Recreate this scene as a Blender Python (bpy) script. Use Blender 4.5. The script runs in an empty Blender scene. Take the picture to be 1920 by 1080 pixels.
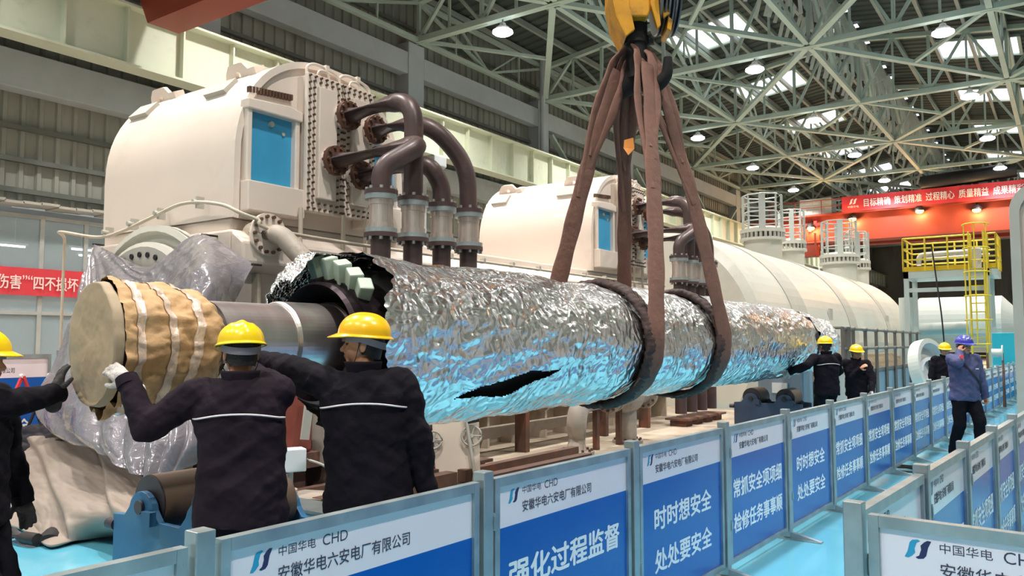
import bpy, bmesh, math, random
import numpy as np
from mathutils import Vector, Matrix, Euler, noise

R = math.radians
random.seed(7)
SC = bpy.context.scene
COL = SC.collection

# ------------------------------------------------------------------ camera, world, exposure
cam_data = bpy.data.cameras.new('camera')
cam_data.sensor_width = 36
cam_data.lens = 28.125
cam_data.clip_end = 400
cam = bpy.data.objects.new('camera', cam_data)
COL.objects.link(cam)
cam.location = (0, 0, 1.65)
cam.rotation_euler = (R(93.9), 0, R(35))
SC.camera = cam

world = bpy.data.worlds.new('world')
SC.world = world
world.use_nodes = True
world.node_tree.nodes['Background'].inputs[0].default_value = (0.75, 0.85, 1, 1)
world.node_tree.nodes['Background'].inputs[1].default_value = 0.5

SC.view_settings.view_transform = 'Standard'
SC.view_settings.look = 'None'
SC.view_settings.gamma = 1
SC.view_settings.use_curve_mapping = False
SC.view_settings.exposure = 0.55
LAMP_WATTS = 330
SC.cycles.max_bounces = 7
SC.cycles.diffuse_bounces = 4
SC.cycles.glossy_bounces = 4
SC.cycles.transparent_max_bounces = 12
SC.cycles.caustics_reflective = False
SC.cycles.caustics_refractive = False
SC.cycles.sample_clamp_indirect = 6


def at(u, v, X=None, Y=None, z=None):
    """The place that the sight line through a spot of the photograph meets on a plane of the hall."""
    f = 1500.0; p = R(3.9); w = R(35)
    x = (u - 960) / f; y = (540 - v) / f
    fw = math.cos(p) - y * math.sin(p); up = math.sin(p) + y * math.cos(p)
    d = Vector((x * math.cos(w) - fw * math.sin(w), x * math.sin(w) + fw * math.cos(w), up))
    t = X / d.x if X is not None else (Y / d.y if Y is not None else (z - 1.65) / d.z)
    return Vector((0, 0, 1.65)) + d * t


# ------------------------------------------------------------------ materials
def lin(h):
    h = h.lstrip('#')
    out = []
    for i in (0, 2, 4):
        c = int(h[i:i + 2], 16) / 255
        out.append(c / 12.92 if c <= 0.04045 else ((c + 0.055) / 1.055) ** 2.4)
    return out


class NT:
    def __init__(s, name):
        s.m = bpy.data.materials.new(name)
        s.m.use_nodes = True
        s.t = s.m.node_tree
        s.b = s.t.nodes['Principled BSDF']
        s.out = s.t.nodes['Material Output']

    def n(s, typ, **kw):
        nd = s.t.nodes.new(typ)
        for k, v in kw.items():
            setattr(nd, k, v)
        return nd

    def l(s, a, b):
        s.t.links.new(a, b)


def mat(name, col, rough=0.5, metal=0.0, var=0.10, vs=2.5, bump=0.0, bs=30.0, spec=0.5, coat=0.0, dirt=None, ds=1.2, stretch=None, rv=0.0):
    k = NT(name)
    tc = k.n('ShaderNodeTexCoord')
    src = tc.outputs['Object']
    if stretch:
        mp = k.n('ShaderNodeMapping'); mp.inputs['Scale'].default_value = stretch
        k.l(src, mp.inputs['Vector']); src = mp.outputs['Vector']
    nz = k.n('ShaderNodeTexNoise'); nz.inputs['Scale'].default_value = vs; nz.inputs['Detail'].default_value = 5
    k.l(src, nz.inputs['Vector'])
    c = lin(col)
    cr = k.n('ShaderNodeValToRGB')
    cr.color_ramp.elements[0].position = 0.3; cr.color_ramp.elements[1].position = 0.7
    cr.color_ramp.elements[0].color = [x * (1 - var) for x in c] + [1]
    cr.color_ramp.elements[1].color = [min(1, x * (1 + var)) for x in c] + [1]
    k.l(nz.outputs['Fac'], cr.inputs['Fac'])
    colout = cr.outputs['Color']
    if dirt:
        n2 = k.n('ShaderNodeTexNoise'); n2.inputs['Scale'].default_value = ds; n2.inputs['Detail'].default_value = 8; n2.inputs['Roughness'].default_value = 0.7
        k.l(src, n2.inputs['Vector'])
        r2 = k.n('ShaderNodeValToRGB'); r2.color_ramp.elements[0].position = 0.52; r2.color_ramp.elements[1].position = 0.72
        k.l(n2.outputs['Fac'], r2.inputs['Fac'])
        mx = k.n('ShaderNodeMix', data_type='RGBA')
        k.l(r2.outputs['Color'], mx.inputs['Factor']); k.l(colout, mx.inputs['A'])
        mx.inputs['B'].default_value = lin(dirt) + [1]
        colout = mx.outputs['Result']
    k.l(colout, k.b.inputs['Base Color'])
    k.b.inputs['Roughness'].default_value = rough
    if rv:
        mr = k.n('ShaderNodeMapRange'); mr.inputs['To Min'].default_value = max(0, rough - rv); mr.inputs['To Max'].default_value = min(1, rough + rv)
        k.l(nz.outputs['Fac'], mr.inputs['Value']); k.l(mr.outputs['Result'], k.b.inputs['Roughness'])
    k.b.inputs['Metallic'].default_value = metal
    k.b.inputs['Specular IOR Level'].default_value = spec
    k.b.inputs['Coat Weight'].default_value = coat
    if bump:
        n3 = k.n('ShaderNodeTexNoise'); n3.inputs['Scale'].default_value = bs; n3.inputs['Detail'].default_value = 6
        k.l(src, n3.inputs['Vector'])
        bp = k.n('ShaderNodeBump'); bp.inputs['Strength'].default_value = bump; bp.inputs['Distance'].default_value = 0.02
        k.l(n3.outputs['Fac'], bp.inputs['Height']); k.l(bp.outputs['Normal'], k.b.inputs['Normal'])
    return k.m


def glow(name, col, strength):
    k = NT(name)
    k.b.inputs['Base Color'].default_value = lin(col) + [1]
    k.b.inputs['Emission Color'].default_value = lin(col) + [1]
    k.b.inputs['Emission Strength'].default_value = strength
    return k.m


def foil_mat(name, scale=5, strength=0.9, stretch=(1, 1, 1), rough=0.17, base=(0.93, 0.915, 0.92)):
    """crinkled aluminium foil: folds that warp into one another, and flat facets between them"""
    k = NT(name)
    tc = k.n('ShaderNodeTexCoord')
    mp = k.n('ShaderNodeMapping'); mp.inputs['Scale'].default_value = stretch; mp.inputs['Rotation'].default_value = (0.55, 0.0, 0.3)
    k.l(tc.outputs['Object'], mp.inputs['Vector'])
    n0 = k.n('ShaderNodeTexNoise'); n0.inputs['Scale'].default_value = scale * 0.5; n0.inputs['Detail'].default_value = 3
    k.l(mp.outputs['Vector'], n0.inputs['Vector'])
    ad = k.n('ShaderNodeVectorMath', operation='MULTIPLY_ADD'); ad.inputs[1].default_value = (0.35, 0.35, 0.35)
    k.l(n0.outputs['Color'], ad.inputs[0]); k.l(mp.outputs['Vector'], ad.inputs[2])
    n1 = k.n('ShaderNodeTexNoise', noise_type='RIDGED_MULTIFRACTAL'); n1.inputs['Scale'].default_value = scale; n1.inputs['Detail'].default_value = 2.5; n1.inputs['Roughness'].default_value = 0.45
    k.l(ad.outputs[0], n1.inputs['Vector'])
    v = k.n('ShaderNodeTexVoronoi', feature='F1'); v.inputs['Scale'].default_value = scale * 2.4
    k.l(ad.outputs[0], v.inputs['Vector'])
    a1 = k.n('ShaderNodeMath', operation='MULTIPLY_ADD'); a1.inputs[1].default_value = 0.5
    k.l(v.outputs['Distance'], a1.inputs[0]); k.l(n1.outputs[0], a1.inputs[2])
    bp = k.n('ShaderNodeBump'); bp.inputs['Strength'].default_value = strength; bp.inputs['Distance'].default_value = 0.035
    k.l(a1.outputs[0], bp.inputs['Height']); k.l(bp.outputs['Normal'], k.b.inputs['Normal'])
    k.b.inputs['Base Color'].default_value = list(base) + [1]
    k.b.inputs['Metallic'].default_value = 1
    k.b.inputs['Roughness'].default_value = rough
    return k.m


def film_mat(name, col, alpha=0.6, rough=0.12):
    """clear wrinkled plastic film"""
    k = NT(name)
    tc = k.n('ShaderNodeTexCoord')
    nz = k.n('ShaderNodeTexNoise'); nz.inputs['Scale'].default_value = 4; nz.inputs['Detail'].default_value = 5; nz.inputs['Distortion'].default_value = 1.0
    k.l(tc.outputs['Object'], nz.inputs['Vector'])
    bp = k.n('ShaderNodeBump'); bp.inputs['Strength'].default_value = 0.7; bp.inputs['Distance'].default_value = 0.06
    k.l(nz.outputs['Fac'], bp.inputs['Height']); k.l(bp.outputs['Normal'], k.b.inputs['Normal'])
    k.b.inputs['Base Color'].default_value = lin(col) + [1]
    k.b.inputs['Roughness'].default_value = rough
    k.b.inputs['Coat Weight'].default_value = 0.6
    k.b.inputs['Coat Roughness'].default_value = 0.08
    k.b.inputs['Alpha'].default_value = alpha
    return k.m


M = {}
M['floor'] = mat('epoxy_turquoise', '#62b2cb', 0.16, var=0.06, vs=0.6, coat=0.2, dirt='#76c0d6', ds=0.7, rv=0.06)
M['concrete'] = mat('dusty_concrete', '#b3a694', 0.85, var=0.15, vs=1.5, bump=0.3, bs=12, dirt='#7e6d5c', ds=1.7)
M['pit'] = mat('dark_pit', '#3a2f2a', 0.7, var=0.3, vs=3, bump=0.5, bs=14, dirt='#6a5648', ds=2.5)  # one dark brown for the flat pit slab and the added box
M['cladding'] = mat('grey_cladding', '#92958c', 0.6, var=0.12, vs=0.8, dirt='#6b6d65', ds=0.9, stretch=(1, 1, 0.2))
M['roof'] = mat('dark_roof_deck', '#39433e', 0.75, var=0.15, vs=0.5)
M['pale_conc'] = mat('painted_concrete', '#a7b0b4', 0.75, var=0.06, vs=1.0, dirt='#a0a6a4', ds=0.6)
M['cream_steel'] = mat('cream_painted_steel', '#d0d8c4', 0.5, var=0.05, vs=0.8, dirt='#bcc4ad', ds=0.8)
M['mint'] = mat('mint_grey_steel', '#a8bab0', 0.5, var=0.06, vs=1.0)
M['girt'] = mat('dark_girt_steel', '#5f645f', 0.6, var=0.1)
M['mint_dk'] = mat('grey_purlin_steel', '#8b938d', 0.55, var=0.08, vs=1.0)
M['louvre'] = mat('louvre_metal', '#c3c9c2', 0.55, var=0.15, vs=2)
M['dark'] = mat('near_black_paint', '#17171a', 0.5, var=0.2)
M['black'] = mat('matt_black', '#08080a', 0.85, var=0.2)
M['cream'] = mat('cream_machine_paint', '#e4d8cd', 0.33, var=0.03, vs=1.2, dirt='#dacdc1', ds=0.8, coat=0.15)
M['cream_dk'] = mat('dark_cream_paint', '#c9bfae', 0.5, var=0.06, vs=2, dirt='#ada08d', ds=2)  # darker cream for the ribs, conduit and lower pipes
M['offwhite'] = mat('offwhite_machine_paint', '#c6c6bc', 0.35, var=0.03, vs=1, dirt='#bab9ad', ds=0.7)
M['bandgrey'] = mat('grey_joint_band', '#b1afa6', 0.5, var=0.05)
M['cyan'] = mat('cyan_blue_paint', '#3f9fce', 0.4, var=0.08, vs=1.5)
M['pipe'] = mat('dark_brown_pipe_paint', '#4b3b3a', 0.38, var=0.2, vs=3, dirt='#5f4d4a', ds=4)
M['rustpipe'] = mat('rusty_pipe', '#5b3d33', 0.6, var=0.3, vs=6, dirt='#7a4a30', ds=6)
M['bolt'] = mat('rusty_bolt', '#6b5142', 0.55, metal=0.4, var=0.3, vs=8)
M['steelbolt'] = mat('zinc_bolt', '#b9b9b9', 0.35, metal=0.8)
M['braid'] = mat('braided_stainless', '#d9cdc6', 0.32, metal=0.85, var=0.22, vs=26, stretch=(1, 1, 0.03), bump=0.5, bs=40)
M['galv'] = mat('galvanised_steel', '#a4b0b3', 0.36, metal=0.6, var=0.2, vs=6, dirt='#8fa0a6', ds=5, rv=0.1)
M['steel'] = mat('turned_steel', '#ece5e2', 0.3, metal=1.0, var=0.06, vs=3, stretch=(1, 5, 1), rv=0.03)
M['retain'] = mat('dark_steel_ring', '#3a3136', 0.35, metal=0.8, var=0.3, vs=4)
M['blade'] = mat('pale_green_blade', '#aebfb0', 0.4, var=0.08, vs=6)
M['foil'] = foil_mat('crinkled_foil', scale=5.2, stretch=(0.8, 0.9, 0.8), strength=1.0, rough=0.23, base=(0.96, 0.945, 0.95))
M['foil_flap'] = foil_mat('torn_foil', scale=14, strength=1.0, stretch=(1, 1, 1), rough=0.2)
M['paper'] = mat('kraft_paper', '#c09d73', 0.8, var=0.10, vs=4, bump=0.9, bs=9, dirt='#b58f60', ds=2.0)
M['disc'] = mat('grey_brown_paper', '#a6957c', 0.75, var=0.06, vs=3, bump=0.3, bs=6)
M['tape'] = mat('clear_packing_tape', '#d8c3b2', 0.15, var=0.15, vs=12, bump=0.7, bs=18, coat=0.8)
M['sling'] = mat('brown_sling_fabric', '#78564a', 0.75, var=0.22, vs=3, bump=0.5, bs=14, dirt='#5f3d34', ds=3)
M['sling_pad'] = mat('blackened_sling_sleeve', '#3c2c29', 0.75, var=0.35, vs=5, bump=0.8, bs=16)
M['label_orange'] = mat('orange_label', '#d98a3c', 0.6, var=0.15)
M['pinklabel'] = mat('pink_tag', '#e7b7a2', 0.6)
M['hook_yellow'] = mat('crane_yellow', '#c98d18', 0.45, var=0.15, vs=4, dirt='#7a5a1e', ds=5)
M['sheave'] = mat('sheave_grey', '#6d6f75', 0.4, metal=0.5, var=0.2)
M['crane_red'] = mat('crane_red', '#8c3826', 0.5, var=0.08, vs=0.7)
M['banner'] = mat('red_banner_cloth', '#d23a45', 0.6, var=0.05, vs=2, bump=0.1, bs=5)
M['white'] = mat('white_paint', '#e6e9ea', 0.45, var=0.03)
M['letter_white'] = mat('white_lettering', '#eef3f8', 0.6, var=0.02)
M['letter_pink'] = mat('pale_banner_lettering', '#f3d6d4', 0.6, var=0.02)
M['sign_white'] = mat('sign_white', '#efe4ec', 0.2, var=0.015, coat=0.25)
M['sign_blue'] = mat('sign_blue', '#0259b4', 0.24, var=0.03, vs=1, coat=0.1)
M['navy'] = mat('navy_ink', '#2a2c5c', 0.5, var=0.05)
M['ink'] = mat('dark_ink', '#3a3a52', 0.5, var=0.05)
M['logo_cyan'] = mat('cyan_ink', '#2f9dc8', 0.4, var=0.05)
M['film'] = film_mat('grey_plastic_film', '#79767d', 0.9)
M['tarp'] = mat('beige_grey_tarpaulin', '#8f8379', 0.6, var=0.07, vs=1.5, bump=0.25, bs=5)
M['tarp_dark'] = mat('black_tarp_lining', '#1d1b1d', 0.5, var=0.2)
M['standblue'] = mat('blue_stand_paint', '#2c6a96', 0.5, var=0.15, vs=4, dirt='#44718c', ds=4)
M['standgrey'] = mat('slate_stand_paint', '#4d5b74', 0.5, var=0.12, vs=4)
M['roller'] = mat('worn_roller', '#6a5646', 0.55, var=0.25, vs=3, dirt='#48474a', ds=3)
M['roller_end'] = mat('dark_roller_end', '#454045', 0.5, metal=0.3, var=0.2)
M['rustbeam'] = mat('rusty_beam', '#5f473c', 0.75, var=0.25, vs=5, dirt='#8a4c38', ds=3)
M['redbrown'] = mat('red_oxide', '#8e4a3c', 0.6, var=0.2, vs=4)
M['greypipe'] = mat('dusty_grey_pipe', '#aaa196', 0.55, var=0.12, vs=4, dirt='#8d7c6c', ds=4)
M['board'] = mat('beige_cover_panel', '#d8cbbb', 0.55, var=0.06, vs=2)
M['yellow'] = mat('rail_yellow', '#e0c53a', 0.45, var=0.08)
M['yellowdk'] = mat('kick_plate_yellow', '#d6aa12', 0.45, var=0.1)
M['tank'] = mat('tank_white', '#bfc5c0', 0.35, var=0.04, vs=1.2)
M['rail'] = mat('grey_brown_rail', '#6f6c66', 0.45, metal=0.4, var=0.15)
M['plank'] = mat('dusty_plank', '#b5a58a', 0.75, var=0.15, vs=5)
M['panelgrey'] = mat('blue_grey_panel', '#7f93a3', 0.45, var=0.08)
M['beigecab'] = mat('beige_cabinet', '#bfaea4', 0.4, var=0.04)
M['teal'] = mat('teal_panel', '#27a2b4', 0.4, var=0.05)
M['frame_alu'] = mat('aluminium_frame', '#a9adab', 0.4, metal=0.0, var=0.1)
M['glassdoor'] = None
M['skin'] = mat('skin', '#c08a6c', 0.55, var=0.08, vs=18, bump=0.1, bs=60)
M['lip'] = mat('lip_skin', '#a4635a', 0.5)
M['hair'] = mat('black_hair', '#171314', 0.6, var=0.3, vs=40, bump=0.5, bs=90)
M['eye'] = mat('dark_eye', '#20181a', 0.3)
M['cloth_navy'] = mat('navy_workwear', '#221b24', 0.9, spec=0.15, var=0.18, vs=5, bump=0.35, bs=18)
M['cloth_black'] = mat('black_workwear', '#16141c', 0.9, spec=0.15, var=0.18, vs=5, bump=0.35, bs=18)
M['cloth_blue'] = mat('slate_blue_jacket', '#50557a', 0.85, spec=0.2, var=0.12, vs=6, bump=0.35, bs=18)
M['trousers'] = mat('black_trousers', '#121118', 0.9, spec=0.15, var=0.2, vs=6, bump=0.3, bs=16)
M['piping'] = mat('reflective_piping', '#d9d5d8', 0.4, var=0.05)
M['helmet_y'] = mat('yellow_helmet', '#f3cf12', 0.28, var=0.03, coat=0.4)
M['helmet_o'] = mat('amber_helmet', '#f2b90c', 0.28, var=0.03, coat=0.4)
M['helmet_b'] = mat('blue_helmet', '#3b3fa8', 0.28, var=0.03, coat=0.4)
M['strap'] = mat('black_strap', '#24222a', 0.7)
M['strap_grey'] = mat('grey_headband', '#8a8590', 0.6)
M['glove_w'] = mat('white_cotton_glove', '#cfcac6', 0.9, var=0.15, vs=12, bump=0.5, bs=60, dirt='#7d7a78', ds=9)
M['glove_d'] = mat('dark_work_glove', '#3c3b3c', 0.85, var=0.25, vs=14, bump=0.5, bs=50)
M['shoe'] = mat('black_shoe', '#141316', 0.5)
M['redpatch'] = mat('red_patch', '#d44a5a', 0.6)
M['lamp_on'] = glow('lit_lamp', '#ffffff', 12)
M['tube_on'] = glow('lit_tube', '#eaf4ff', 5)
M['sky_on'] = glow('daylit_skylight', '#f2f6ff', 1.5)
M['amber_on'] = glow('amber_crane_lamp', '#ffb050', 9)
M['red_on'] = glow('red_display', '#ff2a2a', 2)


def glass_mat():
    k = NT('window_glass')
    k.b.inputs['Base Color'].default_value = lin('#b9ccd2') + [1]
    k.b.inputs['Roughness'].default_value = 0.04
    k.b.inputs['Alpha'].default_value = 0.35
    tc = k.n('ShaderNodeTexCoord'); nz = k.n('ShaderNodeTexNoise'); nz.inputs['Scale'].default_value = 0.8
    k.l(tc.outputs['Object'], nz.inputs['Vector'])
    bp = k.n('ShaderNodeBump'); bp.inputs['Strength'].default_value = 0.03
    k.l(nz.outputs['Fac'], bp.inputs['Height']); k.l(bp.outputs['Normal'], k.b.inputs['Normal'])
    return k.m


M['glass'] = glass_mat()

# ------------------------------------------------------------------ object helpers
WORLD_OF = {}


def link(o):
    COL.objects.link(o)
    return o


def tag(o, label=None, cat=None, group=None, kind=None):
    if label: o['label'] = label
    if cat: o['category'] = cat
    if group: o['group'] = group
    if kind: o['kind'] = kind
    return o


def thing(name, label, cat, loc=(0, 0, 0), rz=0.0, group=None):
    o = bpy.data.objects.new(name, None)
    o.empty_display_size = 0.2
    link(o)
    o.location = loc
    o.rotation_euler = (0, 0, rz)
    WORLD_OF[o] = Matrix.Translation(Vector(loc)) @ Matrix.Rotation(rz, 4, 'Z')
    return tag(o, label, cat, group)


def origin_of(p):
    while p is not None:
        if p in WORLD_OF:
            return WORLD_OF[p]
        p = p.parent
    return Matrix.Identity(4)


def copy_tree(o, parent=None):
    c = o.copy()
    COL.objects.link(c)
    if parent is not None:
        c.parent = parent
    for ch in [x for x in o.children]:
        copy_tree(ch, c)
    return c


def frame_of(d):
    d = d.normalized()
    up = Vector((0, 0, 1)) if abs(d.z) < 0.95 else Vector((0, 1, 0))
    a = d.cross(up).normalized()
    return a, a.cross(d).normalized()


class MB:
    """Collects shapes into one mesh object."""
    def __init__(s):
        s.v = []; s.f = []; s.mi = []; s.sm = []
        s.cur = 0; s.smooth = False

    def add(s, vs, fs, smooth=None):
        b = len(s.v)
        s.v.extend([tuple(x) for x in vs])
        for f in fs:
            s.f.append([i + b for i in f]); s.mi.append(s.cur)
            s.sm.append(s.smooth if smooth is None else smooth)
        return s

    def box(s, c, d, rz=0.0, rot=None):
        hx, hy, hz = d[0] / 2, d[1] / 2, d[2] / 2
        m = rot if rot is not None else Matrix.Rotation(rz, 3, 'Z')
        vs = [Vector(c) + m @ Vector((x, y, z)) for x in (-hx, hx) for y in (-hy, hy) for z in (-hz, hz)]
        return s.add(vs, [(0, 1, 3, 2), (4, 6, 7, 5), (0, 4, 5, 1), (2, 3, 7, 6), (0, 2, 6, 4), (1, 5, 7, 3)], False)

    def span(s, a, b):
        return s.box([(a[i] + b[i]) / 2 for i in range(3)], [abs(b[i] - a[i]) for i in range(3)])

    def beam(s, p, q, w, h=None, up=None):
        h = h or w
        p, q = Vector(p), Vector(q)
        a, b = frame_of(q - p)
        if up is not None:
            d = (q - p).normalized(); a = d.cross(Vector(up)).normalized(); b = a.cross(d)
        vs = []
        for e in (p, q):
            vs += [e + a * (w / 2) * i + b * (h / 2) * j for i, j in ((-1, -1), (1, -1), (1, 1), (-1, 1))]
        return s.add(vs, [(3, 2, 1, 0), (4, 5, 6, 7), (0, 1, 5, 4), (1, 2, 6, 5), (2, 3, 7, 6), (3, 0, 4, 7)], False)

    def cyl(s, p, q, r, r2=None, n=20, caps=True):
        r2 = r if r2 is None else r2
        p, q = Vector(p), Vector(q)
        a, b = frame_of(q - p)
        vs = []
        for e, rr in ((p, r), (q, r2)):
            vs += [e + (a * math.cos(2 * math.pi * i / n) + b * math.sin(2 * math.pi * i / n)) * rr for i in range(n)]
        fs = [(i, (i + 1) % n, n + (i + 1) % n, n + i) for i in range(n)]
        s.add(vs, fs, True)
        if caps:
            s.add(vs[:n], [tuple(range(n))[::-1]], False)
            s.add(vs[n:], [tuple(range(n))], False)
        return s

    def lathe(s, p, axis, prof, n=32, a0=0.0, a1=2 * math.pi, ref=None):
        """prof: list of (distance along axis, radius)"""
        p = Vector(p); d = Vector(axis).normalized()
        if ref is None:
            a, b = frame_of(d)
        else:
            a = Vector(ref).normalized(); b = d.cross(a)
        full = abs(a1 - a0 - 2 * math.pi) < 1e-6
        m = n if full else n + 1
        vs = []
        for t, r in prof:
            for i in range(m):
                an = a0 + (a1 - a0) * i / n
                vs.append(p + d * t + (a * math.cos(an) + b * math.sin(an)) * r)
        fs = []
        for k in range(len(prof) - 1):
            for i in range(n):
                j = (i + 1) % m
                fs.append((k * m + i, k * m + j, (k + 1) * m + j, (k + 1) * m + i))
        return s.add(vs, fs)

    def sweep(s, pts, rad, n=12, close=False, flat=None, ref=None, caps=True):
        """tube along pts; rad number or list; flat=(w,h) gives an elliptical ribbon with the wide side along ref"""
        pts = [Vector(p) for p in pts]
        m = len(pts)
        rings = []
        pa = None
        for i in range(m):
            if close:
                d = (pts[(i + 1) % m] - pts[i - 1])
            else:
                d = pts[min(i + 1, m - 1)] - pts[max(i - 1, 0)]
            d.normalize()
            if ref is not None:
                a = Vector(ref) - d * d.dot(Vector(ref)); a.normalize(); b = d.cross(a)
            elif pa is None:
                a, b = frame_of(d)
            else:
                a = pa - d * d.dot(pa); a.normalize(); b = d.cross(a)
            pa = a
            if flat:
                w, h = flat[i] if isinstance(flat, list) else flat
            else:
                w = h = rad[i] if isinstance(rad, (list, tuple)) else rad
            rings.append([pts[i] + a * math.cos(2 * math.pi * k / n) * w + b * math.sin(2 * math.pi * k / n) * h for k in range(n)])
        vs = [x for r in rings for x in r]
        fs = []
        for i in range(m if close else m - 1):
            j = (i + 1) % m
            for k in range(n):
                k2 = (k + 1) % n
                fs.append((i * n + k, i * n + k2, j * n + k2, j * n + k))
        s.add(vs, fs, True)
        if caps and not close:
            s.add(rings[0], [tuple(range(n))[::-1]], False); s.add(rings[-1], [tuple(range(n))], False)
        return s

    def prism(s, poly, ext):
        """poly: list of 3D points, ext: extrusion vector"""
        n = len(poly); e = Vector(ext)
        vs = [Vector(p) for p in poly] + [Vector(p) + e for p in poly]
        fs = [tuple(range(n))[::-1], tuple(range(n, 2 * n))] + [(i, (i + 1) % n, n + (i + 1) % n, n + i) for i in range(n)]
        return s.add(vs, fs, False)

    def grid(s, fn, nu, nv, smooth=True):
        vs = [fn(i / nu, j / nv) for j in range(nv + 1) for i in range(nu + 1)]
        fs = [(j * (nu + 1) + i, j * (nu + 1) + i + 1, (j + 1) * (nu + 1) + i + 1, (j + 1) * (nu + 1) + i) for j in range(nv) for i in range(nu)]
        return s.add(vs, fs, smooth)

    def ell(s, c, r, nu=20, nv=12):
        vs = []
        for j in range(nv + 1):
            t = math.pi * j / nv
            for i in range(nu):
                p = 2 * math.pi * i / nu
                vs.append((c[0] + r[0] * math.sin(t) * math.cos(p), c[1] + r[1] * math.sin(t) * math.sin(p), c[2] + r[2] * math.cos(t)))
        fs = [(j * nu + i, (j + 1) * nu + i, (j + 1) * nu + (i + 1) % nu, j * nu + (i + 1) % nu) for j in range(nv) for i in range(nu)]
        return s.add(vs, fs, True)

    def build(s, name, mats, parent=None, bevel=0.0, solid=0.0, local=False, fix=True):
        me = bpy.data.meshes.new(name)
        inv = Matrix.Identity(4) if local else origin_of(parent).inverted()
        me.from_pydata([inv @ Vector(v) for v in s.v], [], s.f)
        if not isinstance(mats, (list, tuple)): mats = [mats]
        for m_ in mats: me.materials.append(m_)
        me.polygons.foreach_set('material_index', s.mi)
        me.polygons.foreach_set('use_smooth', s.sm)
        if fix:
            bm = bmesh.new(); bm.from_mesh(me)
            bmesh.ops.recalc_face_normals(bm, faces=bm.faces)
            bm.to_mesh(me); bm.free()
        me.update()
        o = bpy.data.objects.new(name, me)
        link(o)
        if parent is not None: o.parent = parent
        if bevel:
            b = o.modifiers.new('edge', 'BEVEL'); b.width = bevel; b.segments = 2; b.limit_method = 'ANGLE'; b.angle_limit = R(40)
        if solid:
            q = o.modifiers.new('thick', 'SOLIDIFY'); q.thickness = solid; q.offset = 0
        return o


def struct(o, label=None):
    o['kind'] = 'structure'
    if label:
        o['label'] = label
    return o


_TXT = {}


def text_mesh(body, bold=0.0):
    """flat letter shapes, returned as (vertices in a unit box measured from their bounds, faces, aspect)"""
    key = (body, bold)
    if key in _TXT: return _TXT[key]
    c = bpy.data.curves.new('lettering', 'FONT'); c.body = body; c.size = 1; c.offset = bold; c.resolution_u = 3
    o = bpy.data.objects.new('lettering', c); link(o)
    dg = bpy.context.evaluated_depsgraph_get()
    me = bpy.data.meshes.new_from_object(o.evaluated_get(dg))
    vs = np.array([v.co[:] for v in me.vertices])
    fs = [tuple(p.vertices) for p in me.polygons]
    bpy.data.objects.remove(o); bpy.data.curves.remove(c); bpy.data.meshes.remove(me)
    mn = vs.min(0); mx = vs.max(0)
    _TXT[key] = (vs[:, :2] - mn[:2], fs, mx[0] - mn[0], mx[1] - mn[1])
    return _TXT[key]


def put_text(mb, body, org, ux, uz, w, h, bold=0.0):
    if bold:        # heavier strokes: the same letters laid twice, a hair apart
        for s in (-1, 1):
            nrm = Vector(ux).cross(Vector(uz)) * (0.0002 if h < 0.2 else 0.0008)
            put_text(mb, body, Vector(org) + Vector(ux) * s * bold * h * 1.2 + nrm * (1.5 + s * 0.5), ux, uz, w, h)
            put_text(mb, body, Vector(org) + Vector(uz) * s * bold * h * 0.8 + nrm * (3.5 + s * 0.5), ux, uz, w, h)
        return
    """place letters with lower-left corner org, running along ux, rising along uz, fitted to w x h"""
    vs, fs, tw, th = text_mesh(body, bold)
    org, ux, uz = Vector(org), Vector(ux), Vector(uz)
    mb.add([org + ux * (x / tw * w) + uz * (y / th * h) for x, y in vs], fs, False)


def smoothstep(a, b, x):
    t = max(0.0, min(1.0, (x - a) / (b - a)))
    return t * t * (3 - 2 * t)


def fbm(p, o=4):
    return noise.fractal(Vector(p), 1.0, 2.0, o)


def ridged(p, o=4):
    return noise.ridged_multi_fractal(Vector(p), 0.9, 2.1, o, 1.0, 2.0)


def catmull(P, t):
    """P list of Vectors, t in 0..len-1"""
    n = len(P); i = min(int(t), n - 2); f = t - i
    p0 = P[max(i - 1, 0)]; p1 = P[i]; p2 = P[i + 1]; p3 = P[min(i + 2, n - 1)]
    return 0.5 * ((2 * p1) + (p2 - p0) * f + (2 * p0 - 5 * p1 + 4 * p2 - p3) * f * f + (3 * p1 - p0 - 3 * p2 + p3) * f ** 3)


def curve_pts(P, n):
    P = [Vector(p) for p in P]
    return [catmull(P, (len(P) - 1) * i / n) for i in range(n + 1)]


def patch(rows):
    rows = [[Vector(p) for p in r] for r in rows]

    def fn(u, v):
        col = [catmull(r, (len(r) - 1) * u) for r in rows]
        return catmull(col, (len(col) - 1) * v)
    return fn

# ------------------------------------------------------------------ the hall
WX = -20.3           # face of the left column row
RX = 4.2             # right column row
YB, YF = -9.0, 112.0
ROWS = [22.7 + 9.1 * k for k in range(-3, 10)]
ZC = 13.3            # bottom chord of the roof trusses


def roof_z(x):
    return 16.9 - 0.135 * abs(x + 8.4)


struct(MB().span((-8.2, -2.0, -0.3), (2.6, 36, 0)).build('floor', M['floor']))
struct(MB().span((-26, YB, -0.3), (-8.2, YF, 0)).span((-8.2, 36, -0.3), (9, YF, 0)).span((-8.2, YB, -0.3), (9, -2, 0)).span((2.6, -2, -0.3), (9, 36, 0)).build('floor_concrete', M['concrete']))
struct(MB().span((-8.2, 4.6, 0), (-4.7, 19.5, 0.012)).build('floor_concrete', M['concrete']))
struct(MB().span((-4.85, 0.4, 0), (-2.75, 4.5, 0.012)).build('floor_bounce_patch', M['concrete']))  # unseen concrete patch added to warm the bounce under the paper wrap
struct(MB().span((-7.9, 3.9, 0.012), (-5.6, 7.6, 0.02)).build('floor_pit', M['pit']))  # thin dark brown slab laid flat in place of the pit


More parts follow.
